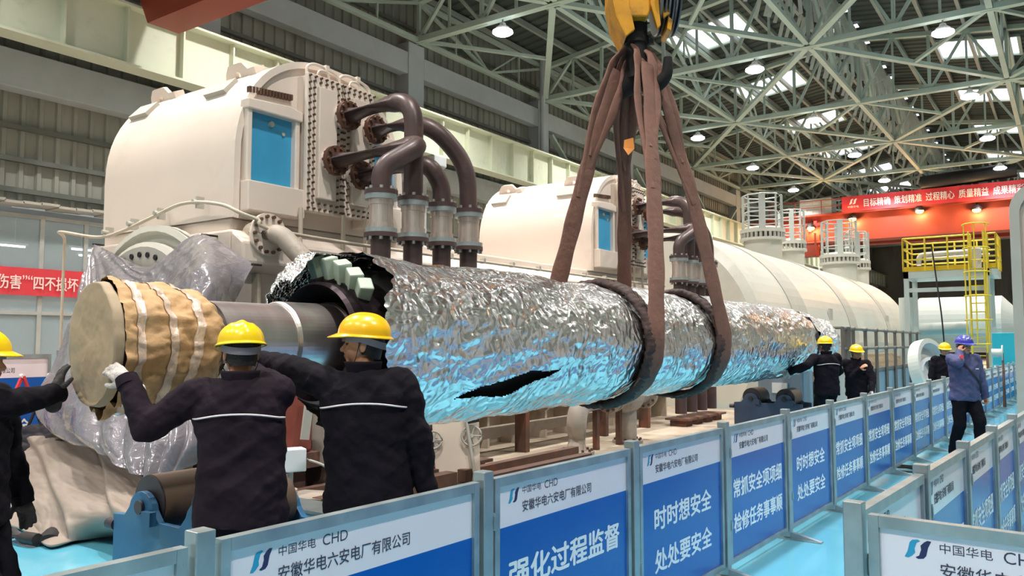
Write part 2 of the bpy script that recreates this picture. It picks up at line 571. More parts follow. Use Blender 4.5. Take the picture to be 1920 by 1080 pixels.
def ribbed(x, y0, y1, z0, z1, pitch=0.42, dep=0.06):
    b = MB()
    pts = []
    y = y0
    while y < y1:
        pts += [(x, y), (x, y + pitch * 0.62), (x + dep, y + pitch * 0.70), (x + dep, y + pitch * 0.92)]
        y += pitch
    vs = [(px, py, z0) for px, py in pts] + [(px, py, z1) for px, py in pts]
    n = len(pts)
    b.add(vs, [(i, i + 1, n + i + 1, n + i) for i in range(n - 1)], False)
    return b


struct(ribbed(WX - 0.75, YB, YF, 4.95, 15.4).build('wall_left', M['cladding']))
lw = MB(); lw.span((WX - 1.0, YB, 0), (WX - 0.7, 5.0, 5.0)); lw.span((WX - 1.0, 16.0, 0), (WX - 0.7, YF, 5.0))
struct(lw.build('wall_left_base', M['pale_conc']))
struct(MB().span((RX + 3, YB, 0), (RX + 3.3, YF, 16)).build('wall_right', M['cladding']))
struct(MB().span((-26, YF, 0), (9, YF + 0.3, 17)).build('wall_far', M['cladding']))
struct(MB().span((-26, YB - 0.3, 0), (9, YB, 17)).build('wall_back', M['pale_conc']))
# roof decks, laid in ribs that run down the slope
for nm, xa, xb in (('ceiling_left', WX - 0.9, -8.4), ('ceiling_right', -8.4, RX + 3.3)):
    b = MB(); pts = []; y = YB
    while y < YF:
        pts += [(y, 0), (y + 0.3, 0), (y + 0.36, 0.07), (y + 0.54, 0.07)]; y += 0.6
    n = len(pts)
    b.add([(xa, py, roof_z(xa) + dz) for py, dz in pts] + [(xb, py, roof_z(xb) + dz) for py, dz in pts],
          [(i, i + 1, n + i + 1, n + i) for i in range(n - 1)], False)
    struct(b.build(nm, M['roof']))

# girts on the wall
for z in (5.35, 6.1, 6.9, 9.4, 11.2, 14.0):
    struct(MB().span((WX - 0.7, YB, z - 0.06), (WX - 0.56, YF, z + 0.06)).build('wall_girt', M['girt']))

# columns with corbels
for y in ROWS:
    b = MB()
    b.span((WX - 0.9, y - 0.55, 0), (WX, y + 0.55, 10.1)); b.span((WX - 0.9, y - 0.45, 10.1), (WX - 0.1, y + 0.45, ZC - 0.12))
    b.prism([(WX, y - 0.35, 7.7), (WX + 1.15, y - 0.35, 8.25), (WX + 1.15, y - 0.35, 8.62), (WX, y - 0.35, 8.62)], (0, 0.7, 0))
    struct(b.build('column', M['pale_conc'], bevel=0.03))
    struct(MB().span((RX, y - 0.5, 0), (RX + 0.9, y + 0.5, ZC - 0.12)).build('column', M['pale_conc']))
# tie beams, one per bay
for y0, y1 in zip(ROWS[:-1], ROWS[1:]):
    struct(MB().span((WX - 0.55, y0 + 0.56, 7.7), (WX - 0.05, y1 - 0.56, 8.62)).build('tie_beam', M['pale_conc'], bevel=0.02))
    struct(MB().span((WX - 0.55, y0 + 0.46, 11.9), (WX - 0.12, y1 - 0.46, 12.75)).build('tie_beam', M['pale_conc'], bevel=0.02))
# wind bracing on the wall between the columns
for k in (4, 5, 6, 7):
    y0, y1 = ROWS[k], ROWS[k + 1]
    ym = (y0 + y1) / 2
    b = MB(); b.beam((WX - 0.1, y0 + 0.6, 11.7), (WX - 0.1, ym, 8.9), 0.25, 0.12); b.beam((WX - 0.1, y1 - 0.6, 11.7), (WX - 0.1, ym, 8.9), 0.25, 0.12)
    struct(b.build('wall_brace', M['mint']))
# crane runway girder: web, flanges, stiffeners
for side, gx in (('left', -19.5), ('right', 3.4)):
    b = MB()
    b.span((gx - 0.02, YB + 0.1, 8.65), (gx + 0.02, YF - 0.2, 10.2)); b.span((gx - 0.3, YB + 0.1, 8.62), (gx + 0.3, YF - 0.2, 8.68)); b.span((gx - 0.34, YB + 0.1, 10.15), (gx + 0.34, YF - 0.2, 10.21))
    b.span((gx - 0.05, YB + 0.1, 10.21), (gx + 0.05, YF - 0.2, 10.33))
    y = YB + 1.0
    while y < YF - 1:
        b.span((gx - 0.22, y, 8.68), (gx + 0.22, y + 0.05, 10.15)); y += 1.55
    struct(b.build('runway_girder_' + side, M['cream_steel']))
# a drain pipe by one column
struct(MB().cyl((WX + 0.2, 31.2, 0), (WX + 0.2, 31.2, 15.1), 0.13).build('wall_downpipe', M['pale_conc']))

# roof trusses
nodes_x = [-20.3 + 3.06 * i for i in range(9)]
for k, y in enumerate(ROWS):
    b = MB()
    b.beam((nodes_x[0], y, ZC), (nodes_x[-1], y, ZC), 0.30, 0.22)
    xs = [-20.3, -8.4, RX]
    for xa, xb in ((-20.3, -8.4), (-8.4, RX)):
        b.beam((xa, y, roof_z(xa) - 0.45), (xb, y, roof_z(xb) - 0.45), 0.26, 0.2)
    for i, x in enumerate(nodes_x):
        zt = roof_z(x) - 0.45
        b.beam((x, y, ZC), (x, y, zt), 0.13, 0.13)
        if i < len(nodes_x) - 1:
            x2 = nodes_x[i + 1]; xm = (x + x2) / 2; zm = roof_z(xm) - 0.45
            b.beam((x, y, ZC), (xm, y, zm), 0.15, 0.11); b.beam((xm, y, zm), (x2, y, ZC), 0.15, 0.11)
            b.beam((xm, y, zm), (xm, y, ZC), 0.09, 0.09)
        b.box((x, y, ZC + 0.1), (0.55, 0.04, 0.45))
    struct(b.build('roof_truss', M['mint']))
# bracing between the trusses, one lattice per bay
brx = [-20.3, -14.18, -8.06, -1.94, 4.18]
for k in range(len(ROWS) - 1):
    y0, y1 = ROWS[k], ROWS[k + 1]
    b = MB()
    for i, x in enumerate(brx):
        zt = roof_z(x) - 0.5
        b.beam((x, y0, ZC), (x, y1, ZC), 0.2, 0.16)
        b.beam((x, y0, zt), (x, y1, zt), 0.16, 0.16)
        ym = (y0 + y1) / 2
        b.beam((x, y0, zt), (x, ym, ZC), 0.13, 0.1); b.beam((x, ym, ZC), (x, y1, zt), 0.13, 0.1)
        for f in (0.25, 0.75):
            yq = y0 + (y1 - y0) * f
            b.beam((x, yq, ZC), (x, yq, zt), 0.07, 0.07)
            b.beam((x, yq, zt), (x, ym, ZC), 0.08, 0.07)
        if i < 4:
            x2 = brx[i + 1]
            if k % 2 == i % 2:
                b.beam((x, y0, ZC), (x2, y1, ZC), 0.24, 0.16); b.beam((x2, y0, ZC), ((x + x2) / 2, ym, ZC), 0.14, 0.12)
            else:
                b.beam((x2, y0, ZC), (x, y1, ZC), 0.24, 0.16); b.beam((x, y0, ZC), ((x + x2) / 2, ym, ZC), 0.14, 0.12)
    struct(b.build('roof_bracing', M['mint']))
# purlins along the hall
x = -20.3
while x < RX + 0.2:
    struct(MB().span((x - 0.07, YB, roof_z(x) - 0.34), (x + 0.07, YF, roof_z(x) - 0.1)).build('roof_purlin', M['mint_dk']))
    x += 1.53
# skylights: two lit panes in a frame in the middle of each bay, both slopes
wn = 0
for k in range(len(ROWS) - 1):
    yc = (ROWS[k] + ROWS[k + 1]) / 2 - 0.7
    for xc in (-13.5, -3.3):
        wn += 1
        sl = -0.135 if xc > -8.4 else 0.135
        fr = MB()
        z_ = lambda xx: roof_z(xx) - 0.05
        x0, x1, ya, yb = xc - 1.75, xc + 1.75, yc - 1.45, yc + 1.45
        for (pa, pb) in (((x0, ya), (x1, ya)), ((x0, yb), (x1, yb)), ((x0, ya), (x0, yb)), ((x1, ya), (x1, yb)), ((xc, ya), (xc, yb))):
            fr.beam((pa[0], pa[1], z_(pa[0])), (pb[0], pb[1], z_(pb[0])), 0.14, 0.12)
        f = struct(fr.build('window_%d' % wn, M['mint']))
        pn = MB().add([(x0, ya, z_(x0) + 0.03), (x1, ya, z_(x1) + 0.03), (x1, yb, z_(x1) + 0.03), (x0, yb, z_(x0) + 0.03)], [(0, 1, 2, 3)], False)
        pn.build('window_pane', M['sky_on'], f)
# ridge ventilator: hanging louvre blades in bays with slits of daylight
for k in range(3, len(ROWS) - 1):
    y0, y1 = ROWS[k], ROWS[k + 1]
    b = MB()
    n = 12
    for i in range(n):
        y = y0 + 0.4 + (y1 - y0 - 0.8) * i / (n - 1)
        for sx, tw in ((-1, 0.5), (1, -0.45), (0.15, 0.1)):
            xx = -8.4 + sx * (1.0 + 0.1 * math.sin(i * 1.7))
            zt = roof_z(xx) - 0.4; zb = zt - 1.9 - 0.35 * math.sin(i * 2.3 + sx)
            b.beam((xx - sx * 0.5, y, zt), (xx + sx * 0.15, y + tw * 0.5, zb), 0.15, 0.025, up=(0, 1, 0.2))
    v = struct(b.build('roof_ventilator', M['louvre']))
    b = MB()
    for i in range(4):
        y = y0 + 1.2 + i * 2.2
        b.span((-9.0, y, roof_z(-9.0) - 0.14), (-7.8, y + 0.45, roof_z(-9.0) - 0.12))
    b.build('window_slit', M['sky_on'], v)
    b = MB()
    for i in range(5):
        y = y0 + 0.9 + i * 1.9
        b.beam((-8.9, y, 15.9), (-8.2, y + 0.9, 14.6), 0.2, 0.05)
    b.build('damper_blade', M['dark'], v)

# high bay lamps under the trusses
lamp0 = None
LX = [-16.3, -10.2, -3.4, 2.4]
desc = {-16.3: 'third purlin from the left wall', -10.2: 'middle of the hall', -3.4: 'right half of the hall', 2.4: 'right columns'}


def lamp_light(parent, watts):
    ld = bpy.data.lights.new('lamp_light', 'AREA'); ld.shape = 'DISK'; ld.size = 0.5; ld.energy = watts; ld.color = (1.0, 0.925, 0.855); ld.spread = R(125)
    lo = bpy.data.objects.new('lamp_light', ld); link(lo); lo.parent = parent; lo.location = (0, 0, -0.66)
    return lo


for ri, y in enumerate(ROWS):
    for xi, x in enumerate(LX):
        if y > 80: continue
        loc = (x, y, ZC - 0.12)
        row = ['along the left wall', 'left of the ridge', 'right of the ridge', 'by the right columns'][xi]
        nth = ['nearest', 'second', 'third', 'fourth', 'fifth', 'sixth', 'seventh', 'eighth']
        lab = 'lit high bay lamp %s, under the %s roof truss in view' % (row, nth[ri - 3]) if ri >= 3 else 'high bay lamp %s, over the camera, %s truss before the hook' % (row, nth[2 - ri])
        if lamp0 is None:
            lamp0 = thing('high_bay_lamp', lab, 'ceiling lamp', loc, 0, 'high bay lamps under the roof trusses')
            MB().lathe((loc[0], loc[1], loc[2] - 0.12), (0, 0, -1), [(0, 0.0), (0, 0.1), (0.1, 0.14), (0.16, 0.24), (0.34, 0.34), (0.35, 0.31), (0.18, 0.2), (0.17, 0)], 24).build('lamp_housing', M['white'], lamp0)
            MB().lathe((loc[0], loc[1], loc[2] - 0.45), (0, 0, -1), [(0, 0), (-0.04, 0.36), (0.02, 0.37), (0.07, 0.3), (0.09, 0)], 24).build('lamp_diffuser', M['lamp_on'], lamp0)
            MB().cyl((loc[0], loc[1], loc[2] + 0.1), (loc[0], loc[1], loc[2] - 0.14), 0.03).build('bracket', M['mint_dk'], lamp0)
            lamp_light(lamp0, LAMP_WATTS)
        else:
            o = copy_tree(lamp0); o.location = loc; o['label'] = lab

# ------------------------------------------------------------------ glazed office front in the left wall, with the banner
oy0, oy1 = 5.0, 16.0
office = MB(); office.span((-25.8, oy0, 0), (-25.6, oy1, 5)); office.span((-25.8, oy0 - 0.2, 0), (WX - 0.7, oy0, 5)); office.span((-25.8, oy1, 0), (WX - 0.7, oy1 + 0.2, 5)); office.span((-25.8, oy0, 4.9), (WX - 0.5, oy1, 5.0))
struct(office.build('wall_office', M['pale_conc']))
wy = [5.0, 6.05, 7.1, 8.15, 9.2, 10.25, 11.3, 12.35, 13.4, 14.45, 15.5, 16.0]
for i in range(len(wy) - 1):
    wn += 1
    b = MB(); a, c = wy[i], wy[i + 1]
    b.beam((WX, a, 0), (WX, a, 4.7), 0.07, 0.1)
    for z in (0.05, 2.35, 4.65):
        b.beam((WX, a + 0.05, z), (WX, c - 0.05, z), 0.09, 0.08)
    f = struct(b.build('window_%d' % wn, M['frame_alu']))
    MB().span((WX - 0.005, a + 0.03, 0.08), (WX + 0.005, c - 0.03, 4.6)).build('window_pane', M['glass'], f)
    MB().span((WX - 0.03, a + 0.03, 0.08), (WX - 0.02, c - 0.03, 2.3)).build('window_panel', M['panelgrey'], f)
b = MB()
y = oy0 - 3
while y < oy1 + 3:
    b.box((WX + 0.05, y, 4.92 + 0.02 * math.sin(y * 5)), (0.7, 0.42, 0.06)); y += 0.4
struct(b.build('trim_ledge', M['bandgrey']))
for i, (x, y0) in enumerate([(-21.6, 6.2), (-22.4, 8.2), (-23.6, 6.4), (-21.8, 10.6), (-23.2, 11.5)]):
    t = thing('tube_lamp', ['lit tube lamp hanging nearest behind the office glass', 'lit tube lamp behind the second glass panel of the office', 'lit tube lamp deepest inside the glazed office', 'lit tube lamp behind the office glass beside the plastic sheet', 'lit tube lamp at the far end of the glazed office'][i], 'tube lamp', (x, y0, 4.2), 0, 'tube lamps inside the glazed office')
    MB().box((x, y0 + 0.8, 4.2), (0.12, 1.6, 0.06)).build('fixture', M['white'], t)
    MB().cyl((x, y0 + 0.05, 4.15), (x, y0 + 1.55, 4.15), 0.03).build('tube', M['tube_on'], t)
    for q in (0.3, 1.3):
        MB().cyl((x, y0 + q, 4.2), (x, y0 + q, 4.9), 0.008, n=6).build('wire', M['white'], t)
    ld = bpy.data.lights.new('tube_light', 'AREA'); ld.shape = 'RECTANGLE'; ld.size = 0.1; ld.size_y = 1.5; ld.energy = 22
    lo = bpy.data.objects.new('tube_light', ld); link(lo); lo.parent = t; lo.location = (0, 0.8, -0.12)

ban = thing('wall_banner', 'red cloth banner with large white lettering hung across the office glass', 'banner', (WX + 0.12, 8.0, 3.2))
p0 = at(-60, 494, X=WX + 0.12); p1 = at(150, 520, X=WX + 0.12)
zb0, zt0 = 2.76, 3.41
MB().grid(lambda u, v: (WX + 0.12 + 0.015 * math.sin(u * 60), 7.1 + 3.5 * u, zb0 + (zt0 - zb0) * v), 60, 2).build('cloth', M['banner'], ban)
b = MB()
put_text(b, '伤害', (WX + 0.145, 8.2, 2.9), (0, 1, 0), (0, 0, 1), 0.52, 0.33, 0.015)
b.build('lettering', M['letter_pink'], ban); b = MB(); put_text(b, '”“', (WX + 0.145, 8.75, 3.13), (0, 1, 0), (0, 0, 1), 0.22, 0.1, 0.015)
b.build('quotation_mark_lettering', M['letter_pink'], ban); b = MB(); put_text(b, '四不损坏', (WX + 0.145, 9.0, 2.9), (0, 1, 0), (0, 0, 1), 1.03, 0.33, 0.015)
b.build('lettering', M['letter_pink'], ban)

# ------------------------------------------------------------------ generator with two cooler domes
GX = -9.3
gen = thing('generator', 'long cream generator casing with two domed cooler hoods, behind the foil wrapped rotor', 'generator', (GX, 11.3, 0))
b = MB()
b.span((-10.95, 5.6, 0.0), (-7.85, 17.0, 2.95)); b.span((-10.8, 5.7, 2.95), (-8.0, 16.9, 3.12))
b.prism([(-7.85, 5.6, 2.95), (-7.62, 5.6, 2.8), (-7.62, 5.6, 2.55), (-7.85, 5.6, 2.45)], (0, 11.4, 0))
b.build('casing', M['cream'], gen, bevel=0.03)
# foundation ledge and ribs along the near side
b = MB(); b.span((-7.85, 5.6, 0.55), (-7.45, 17.0, 0.75))
for i in range(14):
    b.span((-7.85, 5.9 + i * 0.83, 0), (-7.5, 5.95 + i * 0.83, 0.55)); b.span((-7.86, 5.9 + i * 0.83, 0.75), (-7.74, 5.95 + i * 0.83, 2.45))
b.build('side_ribs', M['cream_dk'], gen)
# end shield with its bearing cover
b = MB(); b.lathe((GX, 5.6, 1.6), (0, -1, 0), [(0, 1.5), (0.12, 1.5), (0.14, 1.42), (0.05, 1.38), (0.05, 0)], 48)
b.build('end_shield', M['offwhite'], gen)
b = MB(); b.lathe((GX, 5.56, 1.6), (0, -1, 0), [(0, 1.28), (0.16, 1.28), (0.2, 1.22), (0.2, 0.8), (0.45, 0.7), (0.45, 0)], 48)
b.build('bearing_cover', M['bandgrey'], gen)
b = MB()
for i in range(40):
    a = 2 * math.pi * i / 40
    b.cyl((GX + 1.12 * math.cos(a), 5.34, 1.6 + 1.12 * math.sin(a)), (GX + 1.12 * math.cos(a), 5.365, 1.6 + 1.12 * math.sin(a)), 0.035, n=8)
b.build('cover_bolts', M['dark'], gen)
# thin conduit that runs round the end of the casing
b = MB()
b.sweep(curve_pts([(-12.3, 5.9, 1.3), (-12.3, 5.9, 2.9), (-12.1, 5.8, 3.18), (-11.6, 5.5, 3.2), (-10.6, 5.5, 3.05), (-10.0, 5.5, 3.08), (-9.3, 5.5, 3.2), (-8.6, 5.48, 3.3), (-7.9, 5.5, 3.22), (-7.56, 5.7, 3.06), (-7.54, 7.0, 2.92), (-7.54, 16.8, 2.92)], 80), 0.022, 8)
b.build('conduit', M['cream_dk'], gen)
b = MB()
for q in ((-10.4, 5.56, 3.1), (-9.8, 5.56, 3.16), (-9.2, 5.56, 3.24), (-8.4, 5.56, 3.3)):
    MB().box(q, (0.03, 0.1, 0.14)).cyl((q[0], q[1] - 0.02, q[2]), (q[0], q[1] - 0.1, q[2]), 0.03, n=8).build('conduit_clip', M['bandgrey'], gen)
for i in range(12):
    MB().box((-7.56, 7.6 + i * 0.8, 2.93), (0.08, 0.05, 0.08)).build('conduit_clip', M['bandgrey'], gen)

DW, DS, DZ = 1.42, 3.82, 3.1     # half width, spring height, foot of a hood


def arch(y0, inset=0.0, n=28):
    w = DW - inset
    pts = [(y0 - w, DZ)]
    for i in range(n + 1):
        a = math.pi - math.pi * i / n
        # a slightly squared arch
        c, s = math.cos(a), math.sin(a)
        pts.append((y0 + w * math.copysign(abs(c) ** 0.86, c), DS + (w + 0.02) * abs(s) ** 0.93))
    pts.append((y0 + w, DZ))
    return pts


def bent_pipe(b, pts, r, bend=0.32, n=16, seg=8):
    """pipe through the corner points with rounded bends"""
    P = [Vector(p) for p in pts]
    out = [P[0]]
    for i in range(1, len(P) - 1):
        d0 = (P[i - 1] - P[i]); d1 = (P[i + 1] - P[i])
        t = min(bend, d0.length * 0.49, d1.length * 0.49)
        a = P[i] + d0.normalized() * t; c = P[i] + d1.normalized() * t
        for k in range(seg + 1):
            f = k / seg
            out.append(a * (1 - f) ** 2 + P[i] * 2 * f * (1 - f) + c * f * f)
    out.append(P[-1])
    b.sweep(out, r, n)


def flange(b, c, d, r, th=0.05, nb=10, br=0.022):
    """flange disc with bolts; material 0 disc, 1 bolts"""
    c = Vector(c); d = Vector(d).normalized()
    b.cur = 0; b.cyl(c, c + d * th, r, n=24)
    b.cur = 1; a, e = frame_of(d)
    for i in range(nb):
        an = 2 * math.pi * i / nb
        p = c + (a * math.cos(an) + e * math.sin(an)) * r * 0.84
        b.cyl(p - d * 0.035, p + d * (th + 0.035), br, n=6)
    b.cur = 0


def hood(yc):
    parts = []
    dome = MB(); dome.smooth = True
    pr = arch(yc); n = len(pr)
    xb, xf = -10.75, -7.95
    dome.add([(xb, y, z) for y, z in pr] + [(xf, y, z) for y, z in pr], [(i, i + 1, n + i + 1, n + i) for i in range(n - 1)])
    dome.add([(xb, y, z) for y, z in pr], [tuple(range(n))], False)
    dome.add([(xf, y, z) for y, z in pr], [tuple(range(n))[::-1]], False)
    d = dome.build('cooler_hood', M['cream'], gen)
    # raised rim round the end arch
    rim = MB(); ou = arch(yc); inn = arch(yc, 0.08)
    rim.add([(xf, y, z) for y, z in ou] + [(xf + 0.05, y, z) for y, z in ou] + [(xf + 0.05, y, z) for y, z in inn] + [(xf, y, z) for y, z in inn],
            [(k * n + i, k * n + i + 1, (k + 1) * n + i + 1, (k + 1) * n + i) for k in range(3) for i in range(n - 1)], False)
    rim.build('hood_rim', M['cream'], d)
    # two recessed openings with blue inside
    for s in (-1, 1):
        ya, yb = (yc - 1.3, yc - 0.52) if s < 0 else (yc + 0.52, yc + 1.3)
        w = MB(); t = 0.07
        za, zb = 3.52, 4.42
        w.span((xf, ya, za), (xf + 0.12, ya + t, zb)); w.span((xf, yb - t, za), (xf + 0.12, yb, zb))
        w.prism([(xf, ya - 0.02, zb - 0.02), (xf, yb + 0.02, zb - 0.02), (xf, yb + 0.02, zb + 0.1), (xf, yc + s * 0.7, zb + 0.14), (xf, ya - 0.02, zb + 0.1)], (0.15, 0, 0))
        w.prism([(xf, ya - 0.03, za - 0.34), (xf, yb + 0.03, za - 0.34), (xf, yb + 0.03, za + 0.02), (xf, ya - 0.03, za + 0.02)], (0.2, 0, 0))
        fr = w.build('opening_frame', M['cream'], d, bevel=0.015)
        MB().span((xf + 0.002, ya + t, za), (xf + 0.035, yb - t, zb)).build('blue_panel', M['cyan'], fr)
        MB().cyl((xf + 0.03, (ya + yb) / 2, zb - 0.12), (xf + 0.07, (ya + yb) / 2, zb - 0.12), 0.035, n=12).cyl((xf + 0.03, yb - 0.2, zb - 0.2), (xf + 0.05, yb - 0.2, zb - 0.2), 0.025, n=8).build('stud', M['bandgrey'], fr)
        g = MB()
        for i in range(14):
            g.box((xf + 0.03, ya + 0.08 + i * 0.047, zb + 0.24 + 0.004 * i), (0.06, 0.03, 0.07))
        g.build('terminal_strip', M['bolt'], d)
    # bolted cooler cover that stands proud, in two leaves
    y0, y1 = yc - 0.48, yc + 0.64
    c = MB()
    c.span((xf, y0, 3.30), (-7.78, y1, 5.02))
    for ya, yb in ((y0, yc + 0.06), (yc + 0.10, y1)):
        c.span((-7.78, ya - 0.03, 3.28), (-7.72, yb + 0.03, 5.04))
        c.span((-7.72, ya + 0.12, 3.45), (-7.66, yb - 0.12, 4.88))
    cover = c.build('cooler_cover', M['cream'], d, bevel=0.012)
    q = MB()
    for ya, yb in ((y0, yc + 0.06), (yc + 0.10, y1)):
        for (e0, e1, za, zb) in ((ya + 0.0, yb - 0.0, 3.32, 5.0), (ya + 0.07, yb - 0.07, 3.39, 4.94)):
            nn = int((e1 - e0) / 0.085)
            for i in range(nn + 1):
                yy = e0 + (e1 - e0) * i / nn
                for zz in (za, zb): q.cyl((-7.72, yy, zz), (-7.685, yy, zz), 0.015, n=6)
            nn = int((zb - za) / 0.085)
            for i in range(1, nn):
                zz = za + (zb - za) * i / nn
                for yy in (e0, e1): q.cyl((-7.72, yy, zz), (-7.685, yy, zz), 0.015, n=6)
    bl = q.build('cover_bolts', M['bolt'], cover); bl['kind'] = 'stuff'
    # drain pipes on the top edge
    for off in (-0.25, 0.3):
        p = MB()
        p.sweep(curve_pts([(-7.86, yc + off - 0.16, 5.0), (-7.84, yc + off - 0.16, 5.16), (-7.82, yc + off, 5.21), (-7.8, yc + off + 0.3, 5.14), (-7.8, yc + off + 0.34, 5.0)], 24), 0.02, 8)
        p.sweep(curve_pts([(-7.76, yc + off - 0.08, 4.98), (-7.74, yc + off - 0.06, 5.1), (-7.74, yc + off + 0.08, 5.11), (-7.74, yc + off + 0.12, 4.98)], 20), 0.016, 8)
        p.box((-7.81, yc + off + 0.12, 5.2), (0.06, 0.06, 0.07))
        p.build('drain_pipe', M['cream'], cover)
    for off in (0.1, 0.5, -0.6):
        p = MB(); p.cyl((-7.7, yc + off, 0.8), (-7.7, yc + off, 3.3), 0.028, n=8); p.box((-7.7, yc + off, 2.62), (0.09, 0.14, 0.08)); p.box((-7.7, yc + off, 2.5), (0.06, 0.09, 0.05))
        p.build('drain_pipe', M['cream_dk'], cover)
    # lifting lugs on the left shoulder, each with a pad either side
    for lx in (-8.62, -10.35):
        for sgn in (-1, 1):
            yy = yc + sgn * 0.78
            zz = 4.92
            g = MB()
            ang = R(25) * sgn
            def rp(x, h):       # point on the plate, h up the outward normal
                return (x, yy + h * math.sin(ang), zz + h * math.cos(ang))
            hole = []
            outl = [(-0.32, -0.1), (-0.24, 0.2), (-0.13, 0.31), (0.13, 0.31), (0.22, 0.2), (0.3, -0.1)]
            hc = (0, 0.16); hr = 0.05
            # plate with a hole: bridge outline and hole by a strip
            no = 24
            def outer(i):
                t = 2 * math.pi * i / no
                dx, dz = math.cos(t), math.sin(t)
                best = 9
                for k in range(len(outl)):
                    ax, az = outl[k][0] - hc[0], outl[k][1] - hc[1]; bx, bz = outl[(k + 1) % len(outl)][0] - hc[0], outl[(k + 1) % len(outl)][1] - hc[1]
                    den = dx * (bz - az) - dz * (bx - ax)
                    if abs(den) < 1e-9: continue
                    tt = (ax * (bz - az) - az * (bx - ax)) / den
                    uu = (ax * dz - az * dx) / den
                    if tt > 0 and -1e-6 <= uu <= 1 + 1e-6: best = min(best, tt)
                return hc[0] + dx * best, hc[1] + dz * best
            nrm = Vector((0, math.cos(ang), -math.sin(ang))) * 0.06
            vs = []
            for i in range(no):
                t = 2 * math.pi * i / no
                a_ = Vector(rp(lx + outer(i)[0], outer(i)[1])); h_ = Vector(rp(lx + hc[0] + hr * math.cos(t), hc[1] + hr * math.sin(t)))
                vs += [a_ - nrm / 2, h_ - nrm / 2, h_ + nrm / 2, a_ + nrm / 2]
            fs = []
            for i in range(no):
                j = (i + 1) % no
                for k in range(4):
                    fs.append((i * 4 + k, j * 4 + k, j * 4 + (k + 1) % 4, i * 4 + (k + 1) % 4))
            g.add(vs, fs, False)
            rotm = Matrix.Rotation(-ang, 3, 'X')
            g.box(rp(lx + 0.33, 0.12), (0.14, 0.16, 0.18), rot=rotm)
            lg = g.build('lifting_lug', M['cream'], d)
            g = MB()
            a2 = R(48) * sgn
            g.box((lx - 0.03, yc + sgn * 1.1, 4.83), (0.42, 0.26, 0.07), rot=Matrix.Rotation(-a2, 3, 'X')); g.box((lx - 0.03, yc + sgn * 1.02, 4.84), (0.36, 0.06, 0.2))
            g.build('rubber_pad', M['bandgrey'], lg)
    return d


hood(7.08)
hood(15.5)
# flanged stub and bent pipe on the near side of the casing
b = MB()
c0 = at(503, 440, X=-7.6)
b.cyl((-7.86, c0.y, c0.z), (-7.6, c0.y, c0.z), 0.17, n=24)
b.build('stub_collar', M['cream_dk'], gen)
b = MB(); flange(b, (-7.62, c0.y, c0.z), (1, 0, 0), 0.25, 0.04, 14); b.build('stub_flange', [M['cream'], M['bolt']], gen)
b = MB(); bent_pipe(b, [(-7.6, c0.y, c0.z), (-7.4, c0.y + 0.02, c0.z - 0.01), (-6.95, c0.y + 0.2, c0.z - 0.5), (-6.95, c0.y + 0.2, 0.3)], 0.115, 0.16); b.build('stub_pipe', M['greypipe'], gen)

